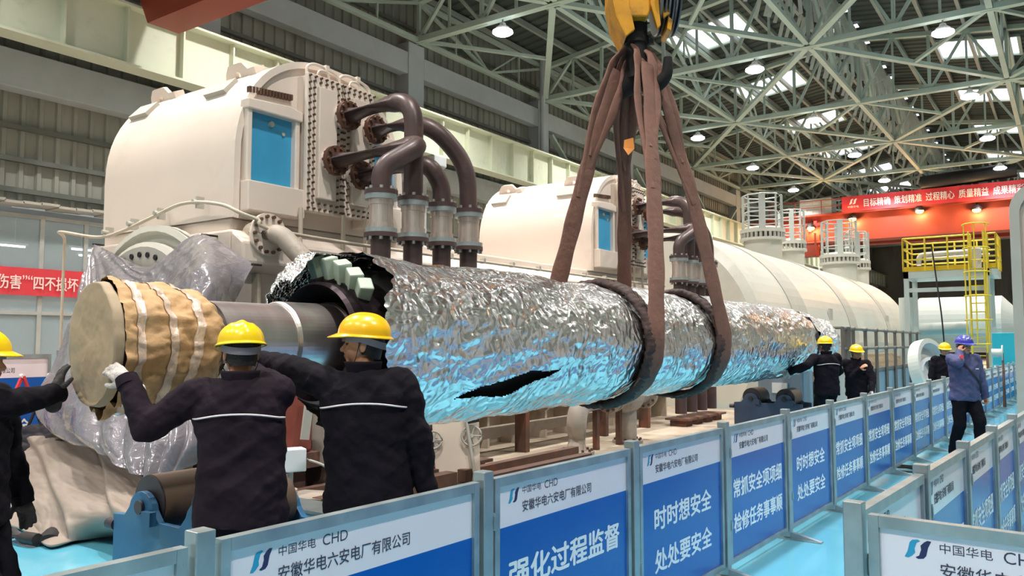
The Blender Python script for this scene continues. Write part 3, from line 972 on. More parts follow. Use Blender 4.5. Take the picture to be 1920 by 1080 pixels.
# ------------------------------------------------------------------ cooling water pipes, each with flanges and a braided bellows
LABP = ['dark brown cooling pipe, %s',
        ]
PX = -6.4
runs = [
    # flange y, z, vertical x, y, kind, where
    (7.13, 4.58, PX, 7.08, 'hook', 'tallest arch, second from the left of the %s hood'),
    (7.62, 4.50, PX, 8.15, 'slant', 'slanting down to the rightmost bellows of the %s hood'),
    (6.92, 3.95, PX, 6.54, 'low', 'leftmost and shortest of the four at the %s hood'),
    (7.38, 3.84, PX, 7.61, 'curve', 'low bend third from the left of the %s hood'),
]
for hy, hname in ((0.0, 'nearer'), (8.42, 'farther')):
    for (fy, fz, vx, vy, kind, where) in runs:
        fy += hy; vy += hy
        t = thing('cooling_pipe', 'dark brown cooling pipe, ' + where % hname, 'pipe', (vx, vy, 0), 0, 'cooling pipes of the %s hood' % hname)
        b = MB(); r = 0.115
        xs = -7.6
        if kind == 'hook': pts = [(xs, fy, fz), (vx, vy, fz + 0.02), (vx, vy, 3.36)]
        elif kind == 'slant': pts = [(xs, fy, fz), (vx - 0.25, fy + 0.05, fz - 0.02), (vx, vy - 0.02, fz - 0.55), (vx, vy, 3.34)]
        elif kind == 'low': pts = [(xs, fy, fz), (vx + 0.28, fy + 0.05, fz + 0.03), (vx, vy, fz - 0.3), (vx, vy, 3.36)]
        else: pts = [(xs, fy, fz), (vx - 0.05, fy + 0.05, fz + 0.02), (vx, vy, fz - 0.25), (vx, vy, 3.36)]
        bent_pipe(b, pts, r, 0.36 if kind != 'low' else 0.25)
        up = b.build('upper_pipe', M['pipe'], t)
        b = MB(); b.cyl((vx, vy, 0.25), (vx, vy, 2.84), r, n=20); b.build('lower_pipe', M['pipe'], t)
        b = MB(); flange(b, (xs - 0.0, fy, fz), (1, 0, 0), 0.19, 0.06, 10); b.build('wall_flange', [M['rustpipe'], M['bolt']], t)
        b = MB(); b.cyl((-7.7, fy, fz), (xs, fy, fz), 0.17, n=24); b.build('nozzle', M['cream'], t)
        b = MB(); flange(b, (vx, vy, 3.33), (0, 0, 1), 0.19, 0.05, 8); b.cur = 2; b.cyl((vx, vy, 3.27), (vx, vy, 3.33), 0.185, n=24); b.build('top_flange', [M['pipe'], M['steelbolt'], M['galv']], t)
        b = MB(); flange(b, (vx, vy, 2.84), (0, 0, 1), 0.19, 0.05, 8); b.cur = 2; b.cyl((vx, vy, 2.89), (vx, vy, 2.94), 0.185, n=24); b.build('bottom_flange', [M['pipe'], M['steelbolt'], M['galv']], t)
        b = MB()
        prof = [(0, 0.13)]
        for i in range(25):
            prof.append((0.0 + 0.33 * i / 24, 0.136 - 0.004 * abs(i / 12 - 1)))
        b.lathe((vx, vy, 2.94), (0, 0, 1), prof, 32); b.cyl((vx, vy, 2.94), (vx, vy, 3.0), 0.145, n=24); b.cyl((vx, vy, 3.21), (vx, vy, 3.27), 0.145, n=24)
        b.build('bellows', M['braid'], t)
        if hy > 1 and kind in ('slant', 'curve'):
            MB().box((vx + 0.11, vy - 0.03, 2.4), (0.02, 0.09, 0.3)).build('red_tag', M['redpatch'], t)
        b = MB(); b.box((vx, vy, 0.15), (0.5, 0.42, 0.04)); b.box((vx, vy, 0.08), (0.34, 0.3, 0.13)); b.build('base_plate', M['rustbeam'], t)

# ------------------------------------------------------------------ turbine casing beyond the generator
TZ, TR = 1.65, 3.08
tur = thing('turbine_casing', 'huge off-white barrel shaped turbine casing with grey bands, beyond the generator', 'turbine', (GX, 31, 0))
b = MB()
b.lathe((GX, 19.6, TZ), (0, 1, 0), [(0, 0), (0, TR * 0.93), (0.15, TR), (22.2, TR), (22.4, TR * 0.97), (22.4, 0)], 72)
b.span((GX - TR - 0.25, 19.6, 1.1), (GX + TR + 0.25, 42.0, 1.65)); b.span((GX - TR + 0.1, 19.8, 0), (GX + TR - 0.05, 41.8, 1.1))
b.build('casing_barrel', M['offwhite'], tur)
for y0, w in ((22.6, 1.5), (29.2, 1.1), (36.0, 0.7)):
    b = MB(); b.lathe((GX, y0, TZ), (0, 1, 0), [(0, TR), (0, TR + 0.025), (w, TR + 0.025), (w, TR)], 72); b.build('joint_band', M['bandgrey'], tur)
for (u, v) in ((1558, 592), (1665, 602)):
    p = at(u, v, X=GX + TR * 0.97)
    dz = max(-1, min(1, (p.z - TZ) / TR)); x_ = GX + TR * math.sqrt(1 - dz * dz)
    b = MB(); b.box((x_ + 0.02, p.y, p.z), (0.03, 0.45, 0.45)); b.build('name_plate', M['bandgrey'], tur)


def tower(c, r, h0, nb, cage, label):
    t = thing('manhole_tower', label, 'turbine nozzle', (c[0], c[1], 0), 0, 'manhole towers on the turbine casing')
    z1 = c[2]
    b = MB(); b.cyl((c[0], c[1], 3.2), (c[0], c[1], z1), r, n=36); b.build('shell', M['offwhite'], t)
    b = MB(); b.cyl((c[0], c[1], z1 - 0.1), (c[0], c[1], z1), r * 1.2, n=36); b.cyl((c[0], c[1], z1 + 0.2), (c[0], c[1], z1 + 0.34), r * 1.18, n=36); b.lathe((c[0], c[1], z1 + 0.34), (0, 0, 1), [(0, r * 1.05), (0.1, r * 0.9), (0.14, 0)], 36)
    b.build('flange', M['offwhite'], t)
    b = MB()
    for i in range(nb):
        a = 2 * math.pi * i / nb
        b.cyl((c[0] + r * 1.08 * math.cos(a), c[1] + r * 1.08 * math.sin(a), z1), (c[0] + r * 1.08 * math.cos(a), c[1] + r * 1.08 * math.sin(a), z1 + 0.2), r * 0.085, n=8)
    b.build('flange_bolts', M['bandgrey'], t)
    k = MB(); top = z1 + 0.34 + h0
    for i in range(cage):
        a = 2 * math.pi * i / cage + 0.3
        x, y = c[0] + r * math.cos(a), c[1] + r * math.sin(a)
        if i % 2 == 0:
            k.beam((x, y, z1 + 0.3), (x, y, top), 0.34 * r, 0.1, up=(math.cos(a), math.sin(a), 0.01))
        else:
            k.cyl((x, y, z1 + 0.3), (x, y, top), 0.035, n=8)
    for f in (0.25, 0.5, 0.75, 1.0):
        z = z1 + 0.34 + h0 * f
        k.sweep([(c[0] + r * math.cos(2 * math.pi * i / cage + 0.3), c[1] + r * math.sin(2 * math.pi * i / cage + 0.3), z) for i in range(cage)], 0.03, 6, close=True)
    k.build('guard_cage', M['tank'], t)


tower(at(1430, 448, X=-9.8), 0.72, 1.35, 28, 8, 'wide off-white manhole tower with bolted flange, nearest on the turbine casing')
tower(at(1485, 468, X=-9.6), 0.5, 1.3, 22, 8, 'narrower manhole tower just right of the wide nearest one')
tower(at(1574, 493, X=-8.6), 0.72, 1.55, 28, 8, 'wide manhole tower at the far end of the turbine casing')
tower(at(1608, 503, X=-8.5), 0.5, 1.4, 22, 8, 'narrow manhole tower farthest away on the turbine casing')

# ------------------------------------------------------------------ the rotor hanging in the slings
RX0, RZ0 = -4.16, 1.65
rot = thing('generator_rotor', 'long foil wrapped rotor hanging in brown slings, bare steel shaft with paper wrapped end', 'rotor', (RX0, 8.9, 0))


def rp(th, y, r):      # th from the top towards the camera side
    return Vector((RX0 + r * math.sin(th), y, RZ0 + r * math.cos(th)))


AX = (RX0, 0, RZ0)
b = MB()
b.lathe((RX0, 2.3, RZ0), (0, 1, 0), [(0, 0), (0, .2), (0.5, .2), (0.5, .245), (1.0, .245), (1.0, .252), (1.02, .262), (1.42, .262), (1.44, .275), (1.52, .275), (1.53, .2), (12.4, .2), (12.4, .32), (14.1, .32), (14.1, 0)], 64)
b.build('shaft', M['steel'], rot)
b = MB(); b.lathe((RX0, 4.1, RZ0), (0, 1, 0), [(0, .27), (-.12, .40), (0.0, .52), (0.6, .55), (10.4, .55), (10.5, .2)], 64)
b.build('body_core', M['black'], rot)
b = MB(); b.lathe((RX0, 3.62, RZ0), (0, 1, 0), [(0.3, .27), (0.1, .34), (0.0, .39), (0.03, .41), (0.1, .41), (0.1, .43), (0.35, .445), (0.6, .445)], 64)
b.build('fan_hub', M['retain'], rot)
for th, rr in ((-9, 0.515), (3, 0.50), (16, 0.485), (29, 0.465), (42, 0.45)):
    t = R(th)
    b = MB()
    er = Vector((math.sin(t), 0, math.cos(t))); et = Vector((math.cos(t), 0, -math.sin(t)))
    c = rp(t, 3.74 + 0.001 * th, rr)
    m = Matrix((et, Vector((0, 1, 0)), er)).transposed() @ Matrix.Rotation(R(18), 3, 'X') @ Matrix.Rotation(R(-20), 3, 'Z')
    b.box(c, (0.115, 0.10, 0.17), rot=m)
    b.build('fan_blade', M['blade'], rot, bevel=0.012)
    b = MB(); b.box(c - er * 0.075, (0.115, 0.11, 0.025), rot=m); b.build('blade_clamp', M['retain'], rot)
for s in range(14):     # bright studs on the shaft collar
    pass


def crumple(th, y, amp=1.0):
    p = (math.sin(th) * 2.2 + y * 0.7, math.cos(th) * 2.2, y * 1.6 + th * 0.8)
    a = ridged((p[0] * 1.3, p[1] * 1.3, p[2] * 1.3), 3) * 0.014
    c = fbm((p[0] * 0.6, p[1] * 0.6, p[2] * 0.6), 3) * 0.036
    e = ridged((p[0] * 3.4 + 7, p[1] * 3.4, p[2] * 2.2), 2) * 0.005
    return (a + c + e) * amp


foil = MB(); foil.smooth = True
NT_, NY = 420, 640
Y0, Y1 = 4.28, 14.9
vs = []
for j in range(NY + 1):
    for i in range(NT_):
        th = 2 * math.pi * i / NT_
        ye = 3.98 - 0.28 * math.exp(-((math.degrees(th) - 88) / 42) ** 2)
        y = ye + (Y1 - ye) * j / NY
        Y0 = ye
        e0 = smoothstep(0.9, 0, y - Y0); e1 = smoothstep(1.2, 0, Y1 - y)
        if j < 60:
            y += e0 * (0.10 * fbm((math.sin(th) * 4, math.cos(th) * 4, 3.3), 4) - 0.04)
        if j > NY - 60:
            y += e1 * 0.14 * fbm((math.sin(th) * 4, math.cos(th) * 4, 8.3), 4)
        r = 0.592 + crumple(th, y, 1.0 - 0.5 * smoothstep(0.5, 0, abs(y - 7.55)) - 0.5 * smoothstep(0.5, 0, abs(y - 9.52)))
        r += 0.02 * e0 - 0.13 * e1 * e1 - 0.02 * smoothstep(10, 14.5, y)
        # squeezed under the slings
        r -= 0.02 * (math.exp(-((y - 7.55) / 0.2) ** 2) + math.exp(-((y - 9.52) / 0.2) ** 2))
        # slack lower edge below the open slit on the camera side
        lo = smoothstep(R(122), R(150), th) * smoothstep(R(235), R(190), th)
        r += lo * 0.03 * smoothstep(6.9, 5.0, y)
        if R(110) < th < R(150) and 4.6 < y < 6.3:
            r += 0.035 * smoothstep(R(150), R(125), th) * smoothstep(R(110), R(124), th) * (1 - abs(y - 5.4) / 0.9 if abs(y - 5.4) < 0.9 else 0)
        vs.append(rp(th, y, r))
fs = []
for j in range(NY):
    for i in range(NT_):
        y = vs[j * NT_ + i].y
        th = math.degrees(2 * math.pi * (i + 0.5) / NT_)
        f = (y - 4.5) / 1.4
        if 0 < f < 1:
            mid = 131 - 19 * f + 1.5 * math.sin(y * 9)
            wid = 9.5 * min(f * 2.5, 1) * (1 - f) ** 0.7 + 0.6 * fbm((y * 8, 0, 0), 3)
            if abs(th - mid) < wid: continue
        k = (i + 1) % NT_
        fs.append((j * NT_ + i, j * NT_ + k, (j + 1) * NT_ + k, (j + 1) * NT_ + i))
foil.add(vs, fs)
foil.build('foil_wrap', M['foil'], rot, fix=False)
# torn flap standing off the fan end
fl = MB(); fl.smooth = True


def flap(u, v):
    th = R(2 - 84 * u)
    rag = 0.05 * fbm((u * 9, 2.2, 0), 4)
    if v < 0.5:
        f = v / 0.5
        r = 0.40 + rag + 0.19 * f; y = 3.42 + 0.18 * f + 0.10 * u
    else:
        f = (v - 0.5) / 0.5
        r = 0.60 + 0.01 * f; y = 3.62 + 0.8 * f + 0.08 * u
    r += 0.018 * fbm((u * 14, v * 7, 1), 4) + 0.006 * ridged((u * 24, v * 12, 1), 2)
    return rp(th, y + 0.02 * fbm((u * 10, v * 6, 5), 3), r)


fl.grid(flap, 90, 50)
fl.build('foil_flap', M['foil_flap'], rot, solid=0.003)
# foil bunched round the far shaft end
tl = MB(); tl.smooth = True


def tail(u, v):
    th = 2 * math.pi * u; y = 14.55 + 1.95 * v
    cc = (math.cos(th), math.sin(th))
    r = 0.53 - 0.10 * v + 0.05 * fbm((cc[0] * 4, cc[1] * 4, y * 4), 4) + 0.02 * ridged((cc[0] * 6, cc[1] * 6, y * 6), 3)
    if v > 0.93: r *= max(0.05, (1 - v) / 0.07)
    return rp(th, min(y, 16.45), r)


tl.grid(tail, 90, 80)
tl.build('tail_foil', M['foil_flap'], rot)
# paper wrapping on the near coupling
pp = MB(); pp.smooth = True


def paper(u, v):
    th = 2 * math.pi * u
    y = 2.24 + 0.52 * v
    c, s = math.cos(th), math.sin(th)
    r = 0.318
    if v > 0.62:
        f = (v - 0.62) / 0.38
        r = 0.318 - 0.085 * smoothstep(0, 0.4, f) + 0.075 * math.sin(f * math.pi) * (0.6 + 0.8 * max(0, s))
    for t0 in (0.16, 0.42, 0.66):
        r -= 0.012 * math.exp(-((v - t0) / 0.05) ** 2)
    r += 0.026 * fbm((c * 3.0, s * 3.0, y * 6), 4) + 0.011 * ridged((c * 5, s * 5 + y * 3, y * 5), 3)
    # paper hangs loose underneath
    low = smoothstep(-0.5, -0.95, c)
    r += low * 0.05 * (0.6 + fbm((s * 4, y * 5, 2), 3))
    y -= 0.045 * (1 + s) * (1 - v)
    return rp(th, y + 0.02 * fbm((c * 5, s * 5, 9), 3) * v, r)


pp.grid(paper, 160, 70)
pw = pp.build('paper_wrap', M['paper'], rot)
dm = MB(); dm.smooth = True


def dface(u, v):
    th = 2 * math.pi * u
    c, s = math.cos(th), math.sin(th)
    if v < 0.9:
        r = 0.312 * v / 0.9; y = 2.19 + 0.012 * fbm((c * r * 7, s * r * 7, 0), 4) + 0.02 * smoothstep(-0.1, -0.3, c * r)
    else:
        f = (v - 0.9) / 0.1
        r = 0.312 + 0.008 * f; y = 2.19 + 0.05 * f
    y -= 0.045 * (1 + s * r / 0.32)
    r *= 1 + 0.03 * fbm((c * 2, s * 2, 4), 3) + (0.05 if c < -0.6 else 0) * v
    return rp(th, y, r)


dm.grid(dface, 120, 40)
dm.build('end_cover', M['disc'], rot)
for v0 in (0.16, 0.42, 0.66):
    t = MB(); t.smooth = True

    def tape(u, v, v0=v0):
        vv = v0 + (v - 0.5) * 0.075 + 0.02 * math.sin(u * 2 * math.pi * 2 + v0 * 9)
        p = paper(u, max(0, min(1, vv)))
        o = Vector((p.x - RX0, 0, p.z - RZ0)).normalized()
        return p + o * 0.006
    t.grid(tape, 160, 5)
    t.build('packing_tape', M['tape'], pw)

# ------------------------------------------------------------------ hook block and slings
HX, HY = -4.16, 8.55
hk = thing('crane_hook_block', 'yellow crane hook block with black hook shank at the top of the picture', 'crane hook', (HX, HY, 4.85))
# side plates seen from below, crosshead, sheave and ropes
b = MB()
lat = Vector((math.cos(R(35)), math.sin(R(35)), 0)); dep = Vector((-math.sin(R(35)), math.cos(R(35)), 0))
hc = Vector((HX, HY, 0))


def hp(a, d, z):
    return hc + lat * a + dep * d + Vector((0, 0, z))


b.prism([hp(-0.33, -0.28, 6.6), hp(-0.33, -0.28, 5.75), hp(-0.27, -0.28, 5.45), hp(-0.16, -0.28, 5.22), hp(-0.06, -0.28, 5.3), hp(-0.12, -0.28, 5.6), hp(-0.16, -0.28, 6.6)], dep * 0.06)
b.prism([hp(-0.33, 0.28, 6.6), hp(-0.33, 0.28, 5.75), hp(-0.27, 0.28, 5.45), hp(-0.16, 0.28, 5.22), hp(-0.06, 0.28, 5.3), hp(-0.12, 0.28, 5.6), hp(-0.16, 0.28, 6.6)], dep * 0.06)
b.prism([hp(-0.34, -0.28, 6.6), hp(-0.34, -0.28, 5.75), hp(-0.28, -0.28, 5.45), hp(-0.17, -0.28, 5.22), hp(-0.15, -0.28, 5.22), hp(-0.26, -0.28, 5.46), hp(-0.32, -0.28, 5.76), hp(-0.32, -0.28, 6.6)], dep * 0.6)
b.build('side_plate', M['hook_yellow'], hk, bevel=0.01)
b = MB()
b.prism([hp(-0.16, -0.26, 6.5), hp(-0.16, -0.26, 5.55), hp(-0.1, -0.26, 5.46), hp(0.1, -0.26, 5.46), hp(0.13, -0.26, 5.55), hp(0.13, -0.26, 6.5)], dep * 0.5)
b.build('crosshead', M['hook_yellow'], hk, bevel=0.02)
b = MB(); b.prism([hp(0.13, -0.3, 6.6), hp(0.12, -0.3, 5.6), hp(0.2, -0.3, 5.3), hp(0.24, -0.3, 5.34), hp(0.22, -0.3, 5.6), hp(0.22, -0.3, 6.6)], dep * 0.08)
b.prism([hp(0.22, -0.32, 5.72), hp(0.3, -0.32, 5.82), hp(0.36, -0.32, 5.7), hp(0.35, -0.32, 5.48), hp(0.27, -0.32, 5.42)], dep * 0.05)
b.prism([hp(0.33, -0.3, 5.45), hp(0.38, -0.3, 5.4), hp(0.36, -0.3, 5.27), hp(0.31, -0.3, 5.3)], dep * 0.4)
b.prism([hp(0.4, -0.2, 6.5), hp(0.39, -0.2, 5.75), hp(0.43, -0.2, 5.5), hp(0.45, -0.2, 5.75), hp(0.46, -0.2, 6.5)], dep * 0.06)
b.build('sheave_guard', M['hook_yellow'], hk, bevel=0.008)
for a in (0.27, 0.36, 0.44):
    b = MB(); b.lathe(hp(a - 0.035, 0.0, 5.82), lat, [(0, 0), (0, .46), (0.02, .47), (0.035, .4), (0.05, .47), (0.07, .46), (0.07, 0)], 40); b.build('sheave', M['sheave'], hk)
b = MB()
for a in (0.27, 0.36, 0.44):
    for d in (-0.42, 0.42):
        b.cyl(hp(a, d, 5.82), hp(a, d, 12.6), 0.02, n=8)
b.build('wire_rope', M['sheave'], hk)
b = MB(); b.cyl((HX, HY, 4.8), (HX, HY, 5.5), 0.13, n=32); b.cyl((HX, HY, 5.22), (HX, HY, 5.3), 0.15, n=32)
for s in (-1, 1):
    b.sweep(curve_pts([(HX, HY, 4.95), (HX + s * 0.1, HY, 4.74), (HX + s * 0.25, HY, 4.68), (HX + s * 0.38, HY, 4.78), (HX + s * 0.4, HY, 4.98)], 20), [0.13 - 0.004 * i for i in range(21)], 14)
b.build('hook', M['black'], hk)
b = MB(); b.beam(hp(0.12, -0.02, 5.24), hp(0.2, -0.05, 5.24), 0.06); b.build('safety_latch', M['dark'], hk)

SR = 0.675


def sling(yc, dy, tname, lab):
    t = thing('lifting_sling', lab, 'sling', (RX0, yc, 4.85), 0, 'brown lifting slings')
    def path(s):
        """one leg from the hook to the flank of the rotor"""
        top = Vector((HX + s * 0.2, HY + dy, 4.9)); end = Vector((RX0 + s * SR, yc, RZ0 + 0.1))
        n = 26; out = []
        for i in range(n + 1):
            f = i / n
            p = top.lerp(end, f)
            p.x += s * 0.03 * math.sin(f * math.pi); p.y += 0.01 * math.sin(f * 9 + yc)
            out.append(p)
        return out
    a0 = R(93)
    arc = [rp(a0 + (R(267) - a0) * i / 40, yc, SR) for i in range(41)]
    pts = path(1) + arc + path(-1)[::-1]
    fl_ = []
    for i in range(len(pts)):
        e = min(i, len(pts) - 1 - i)
        wv = 0.098 + 0.022 * smoothstep(6, 14, e) + 0.008 * math.sin(i * 1.3)
        fl_.append((wv, 0.03 - 0.010 * smoothstep(5, 12, e)))
    b = MB(); b.sweep(pts, 0, 20, flat=fl_, ref=(0.35, 1, 0.0)); sl = b.build('strap', M['sling'], t)
    # the doubled eye strands that hang off the hook horn
    for s in (1, -1):
        b = MB()
        for k, (oy, ox, ln) in enumerate(((0.06, 0.05, 0.42), (-0.1, -0.06, 0.5), (0.02, -0.12, 0.36))):
            P = [Vector((HX + s * 0.06 + ox * 0.5, HY + dy * 0.2 + oy * 0.8, 5.16)), Vector((HX + s * 0.14 + ox * 0.8, HY + dy * 0.5 + oy, 5.04)), Vector((HX + s * 0.2 + ox, HY + dy + oy * 1.3, 4.8))]
            e = path(s)[int(26 * ln)]
            P += [P[-1].lerp(e, 0.4) + Vector((ox * 0.4, oy * 0.6, 0)), e]
            cp = curve_pts(P, 22)
            b.sweep(cp, 0, 12, flat=[(0.06 + 0.012 * math.sin(i * 0.9 + k), 0.022) for i in range(23)], ref=(0.5 - 0.4 * k, 1, 0.2 * k))
        b.build('eye_strand', M['sling'], t)
    # thick sleeve wound round the rotor under the sling
    b = MB(); b.smooth = True

    def sleeve(u, v):
        th = 2 * math.pi * u; ph = 2 * math.pi * v
        c, s_ = math.cos(th), math.sin(th)
        wr = 0.016 * fbm((c * 6, s_ * 6, v * 3 + yc), 3) + 0.006 * math.sin(th * 70 + 2 * math.sin(th * 5))
        r = 0.632 + 0.045 * math.cos(ph) + wr
        sag = 0.05 * smoothstep(0.2, 1.0, -c)
        return rp(th, yc + 0.135 * math.copysign(abs(math.sin(ph)) ** 0.7, math.sin(ph)) + 0.03 * fbm((c * 2, s_ * 2, yc), 2), r + sag * 0.5)
    b.grid(sleeve, 200, 20)
    b.build('sleeve', M['sling_pad'], t)
    return t


s1 = sling(7.55, -0.14, 'a', 'brown lifting sling nearer the bare shaft, with orange label below the hook')
p = at(1178, 272, Y=8.15)
b = MB(); q = p
b.prism([q + Vector((-0.05, 0, 0.06)), q + Vector((0.05, 0.03, 0.08)), q + Vector((0.06, 0.03, -0.05)), q + Vector((0.0, 0, -0.12)), q + Vector((-0.06, 0, -0.03))], (0.01, -0.02, 0)); b.build('sling_label', M['label_orange'], s1)
s2 = sling(9.52, 0.14, 'b', 'brown lifting sling nearer the far end of the rotor')

# ------------------------------------------------------------------ cranes
cg = thing('crane_girder', 'red end of a nearby crane girder cut off by the top picture edge', 'crane girder', (-10, 11.2, 9.6))
b = MB(); b.prism([(-18.6, 10.72, 9.6), (-18.6, 11.58, 9.6), (-18.95, 11.58, 10.3), (-18.95, 11.58, 11.9), (-18.95, 10.72, 11.9), (-18.95, 10.72, 10.3)], (0.02, 0, 0))
b.v = []; b.f = []; b.mi = []; b.sm = []
b.prism([(-18.6, 10.72, 9.6), (-19.1, 10.72, 10.5), (-19.1, 10.72, 12.0), (3.0, 10.72, 12.0), (3.0, 10.72, 9.6)], (0, 0.86, 0))
b.build('girder', M['crane_red'], cg)

cr = thing('bridge_crane', 'red overhead travelling crane spanning the far hall with amber lamps', 'crane', (-8, 62, 9.1))
b = MB()
b.prism([(-19.2, 61.2, 9.95), (-17.6, 61.2, 9.2), (2.9, 61.2, 9.0), (2.9, 61.2, 11.2), (-19.2, 61.2, 11.2)], (0, 1.2, 0))
b.span((-18.9, 60.75, 10.95), (2.9, 61.2, 11.08)); b.span((-17.6, 60.95, 9.0), (2.9, 62.5, 9.12))
b.build('main_girder', M['crane_red'], cr)
b = MB(); b.prism([(-19.2, 65.2, 9.95), (-17.6, 65.2, 9.2), (2.9, 65.2, 9.0), (2.9, 65.2, 11.2), (-19.2, 65.2, 11.2)], (0, 1.2, 0)); b.build('rear_girder', M['crane_red'], cr)
b = MB(); b.span((-20.1, 60.2, 9.9), (-19.1, 67, 10.8)); b.build('end_carriage', M['crane_red'], cr)
b = MB(); b.cyl((-19.5, 60.8, 10.35), (-19.5, 61.2, 10.35), 0.2); b.build('wheel', M['dark'], cr)
c0, c1 = at(1500, 405, Y=61), at(1558, 370, Y=61)
b = MB(); b.span((c0.x, 61.0, c0.z), (c1.x, 62.6, c1.z))
for i in range(4):
    x = c0.x + (c1.x - c0.x) * (i + 1) / 5; b.span((x - 0.03, 60.96, c0.z), (x + 0.03, 61, c1.z))
b.span((c0.x, 60.95, (c0.z + c1.z) / 2 - 0.03), (c1.x, 61, (c0.z + c1.z) / 2 + 0.03)); b.build('electrical_cabinet', M['tank'], cr)
b = MB()
for i in range(12):
    x = -18.6 + i * 1.9
    b.cyl((x, 60.8, 11.08), (x, 60.8, 12.1), 0.035, n=6)
b.cyl((-18.6, 60.8, 12.1), (2.4, 60.8, 12.1), 0.035, n=6); b.cyl((-18.6, 60.8, 11.6), (2.4, 60.8, 11.6), 0.03, n=6)
b.build('walkway_rail', M['crane_red'], cr)
ca, cb_ = at(1508, 480, Y=60.6), at(1532, 430, Y=60.6)
b = MB()
for x in (ca.x, cb_.x):
    for y in (60.0, 61.1): b.beam((x, y, ca.z), (x, y, 9.6), 0.12)
b.span((ca.x, 60, ca.z - 0.1), (cb_.x, 61.1, ca.z)); b.span((ca.x, 60.0, ca.z), (cb_.x, 61.1, ca.z + 0.7))
b.build('operator_cab', M['crane_red'], cr)
d = at(1525, 424, Y=60.9)
b = MB()
for i in range(3): b.box((d.x - 0.25 + 0.2 * i, 60.88, d.z - 0.3 + 0.28 * i), (0.2, 0.04, 0.22))
b.build('display_digits', M['red_on'], cr)
for (u, v) in ((1598, 411), (1724, 396), (1831, 394), (1520, 428)):
    p = at(u, v, Y=60.75)
    b = MB(); b.lathe((p.x, 60.8, p.z + 0.35), (0, 0, -1), [(0, 0), (0, .15), (.2, .34), (.32, .38), (.3, .33)], 20); b.beam((p.x, 60.8, p.z + 0.3), (p.x, 61.25, p.z + 0.6), 0.08)
    lh = b.build('lamp_hood', M['dark'], cr)
    MB().ell((p.x, 60.8, p.z), (0.26, 0.26, 0.16)).build('lamp_bulb', M['amber_on'], lh)
    ld = bpy.data.lights.new('amber_light', 'POINT'); ld.energy = 330; ld.color = (1.0, 0.6, 0.25); ld.shadow_soft_size = 0.25
    lo = bpy.data.objects.new('amber_light', ld); link(lo); lo.location = (p.x, 60.5, p.z - 0.05)
b = MB(); b.cyl((-8.2, 61, 12.6), (-2.6, 61, 12.9), 0.5, n=20); b.span((-9, 61.5, 11.2), (-4, 65, 12.2)); b.build('hoist_trolley', M['dark'], cr)

cb0 = thing('crane_banner', 'long red banner with white slogan lettering along the far crane girder', 'banner', (-8, 60.7, 11))
p0, p1 = at(1578, 405, Y=60.7), at(1578, 377, Y=60.7)
zb0, zt0 = 11.05, 12.15
b = MB(); b.grid(lambda u, v: (-13.35 + 15.4 * u, 60.7 + 0.03 * math.sin(u * 50), zb0 + (zt0 - zb0) * v), 80, 2); b.build('cloth', M['banner'], cb0)
b = MB()
x = -11.85
for wd in ('目标精确', '策划精准', '过程精心', '质量精益', '成果精彩', '五环紧扣'):
    put_text(b, wd, (x, 60.655, zb0 + 0.26), (1, 0, 0), (0, 0, 1), 1.72, 0.56, 0.012); x += 1.98
b.build('lettering', M['letter_white'], cb0)


def logo(b, org, ux, uz, w, h, c1=0, c2=1):
    """two leaning wavy bars"""
    org, ux, uz = Vector(org), Vector(ux), Vector(uz)
    left = [(0.0, 0.02), (0.12, 0.35), (0.2, 0.8), (0.3, 0.95), (0.5, 1.0), (0.6, 0.93), (0.46, 0.82), (0.38, 0.5), (0.4, 0.3), (0.26, 0.1), (0.14, 0.0)]
    right = [(1 - x, 1 - y) for x, y in left]
    for k, sh in ((c1, left), (c2, right)):
        b.cur = k
        b.add([org + ux * (x * w) + uz * (y * h) for x, y in sh], [tuple(range(len(sh)))], False)


b = MB(); logo(b, (-12.85, 60.655, zb0 + 0.5), (1, 0, 0), (0, 0, 1), 0.55, 0.4); put_text(b, '中国华电', (-12.95, 60.655, zb0 + 0.25), (1, 0, 0), (0, 0, 1), 0.75, 0.16)
b.build('emblem', [M['letter_white'], M['letter_white']], cb0)

# ------------------------------------------------------------------ sign barriers
def ordinal(n):
    return '%d%s' % (n, 'th' if 10 <= n % 100 <= 20 else {1: 'st', 2: 'nd', 3: 'rd'}.get(n % 10, 'th'))


PW = 1.372
SLOG = {'a': ('强化过程监督', None), 'b': ('时时想安全', '处处要安全'), 'c': ('常抓安全项项细', '检修任务事事顺'), 'n': (None, None)}


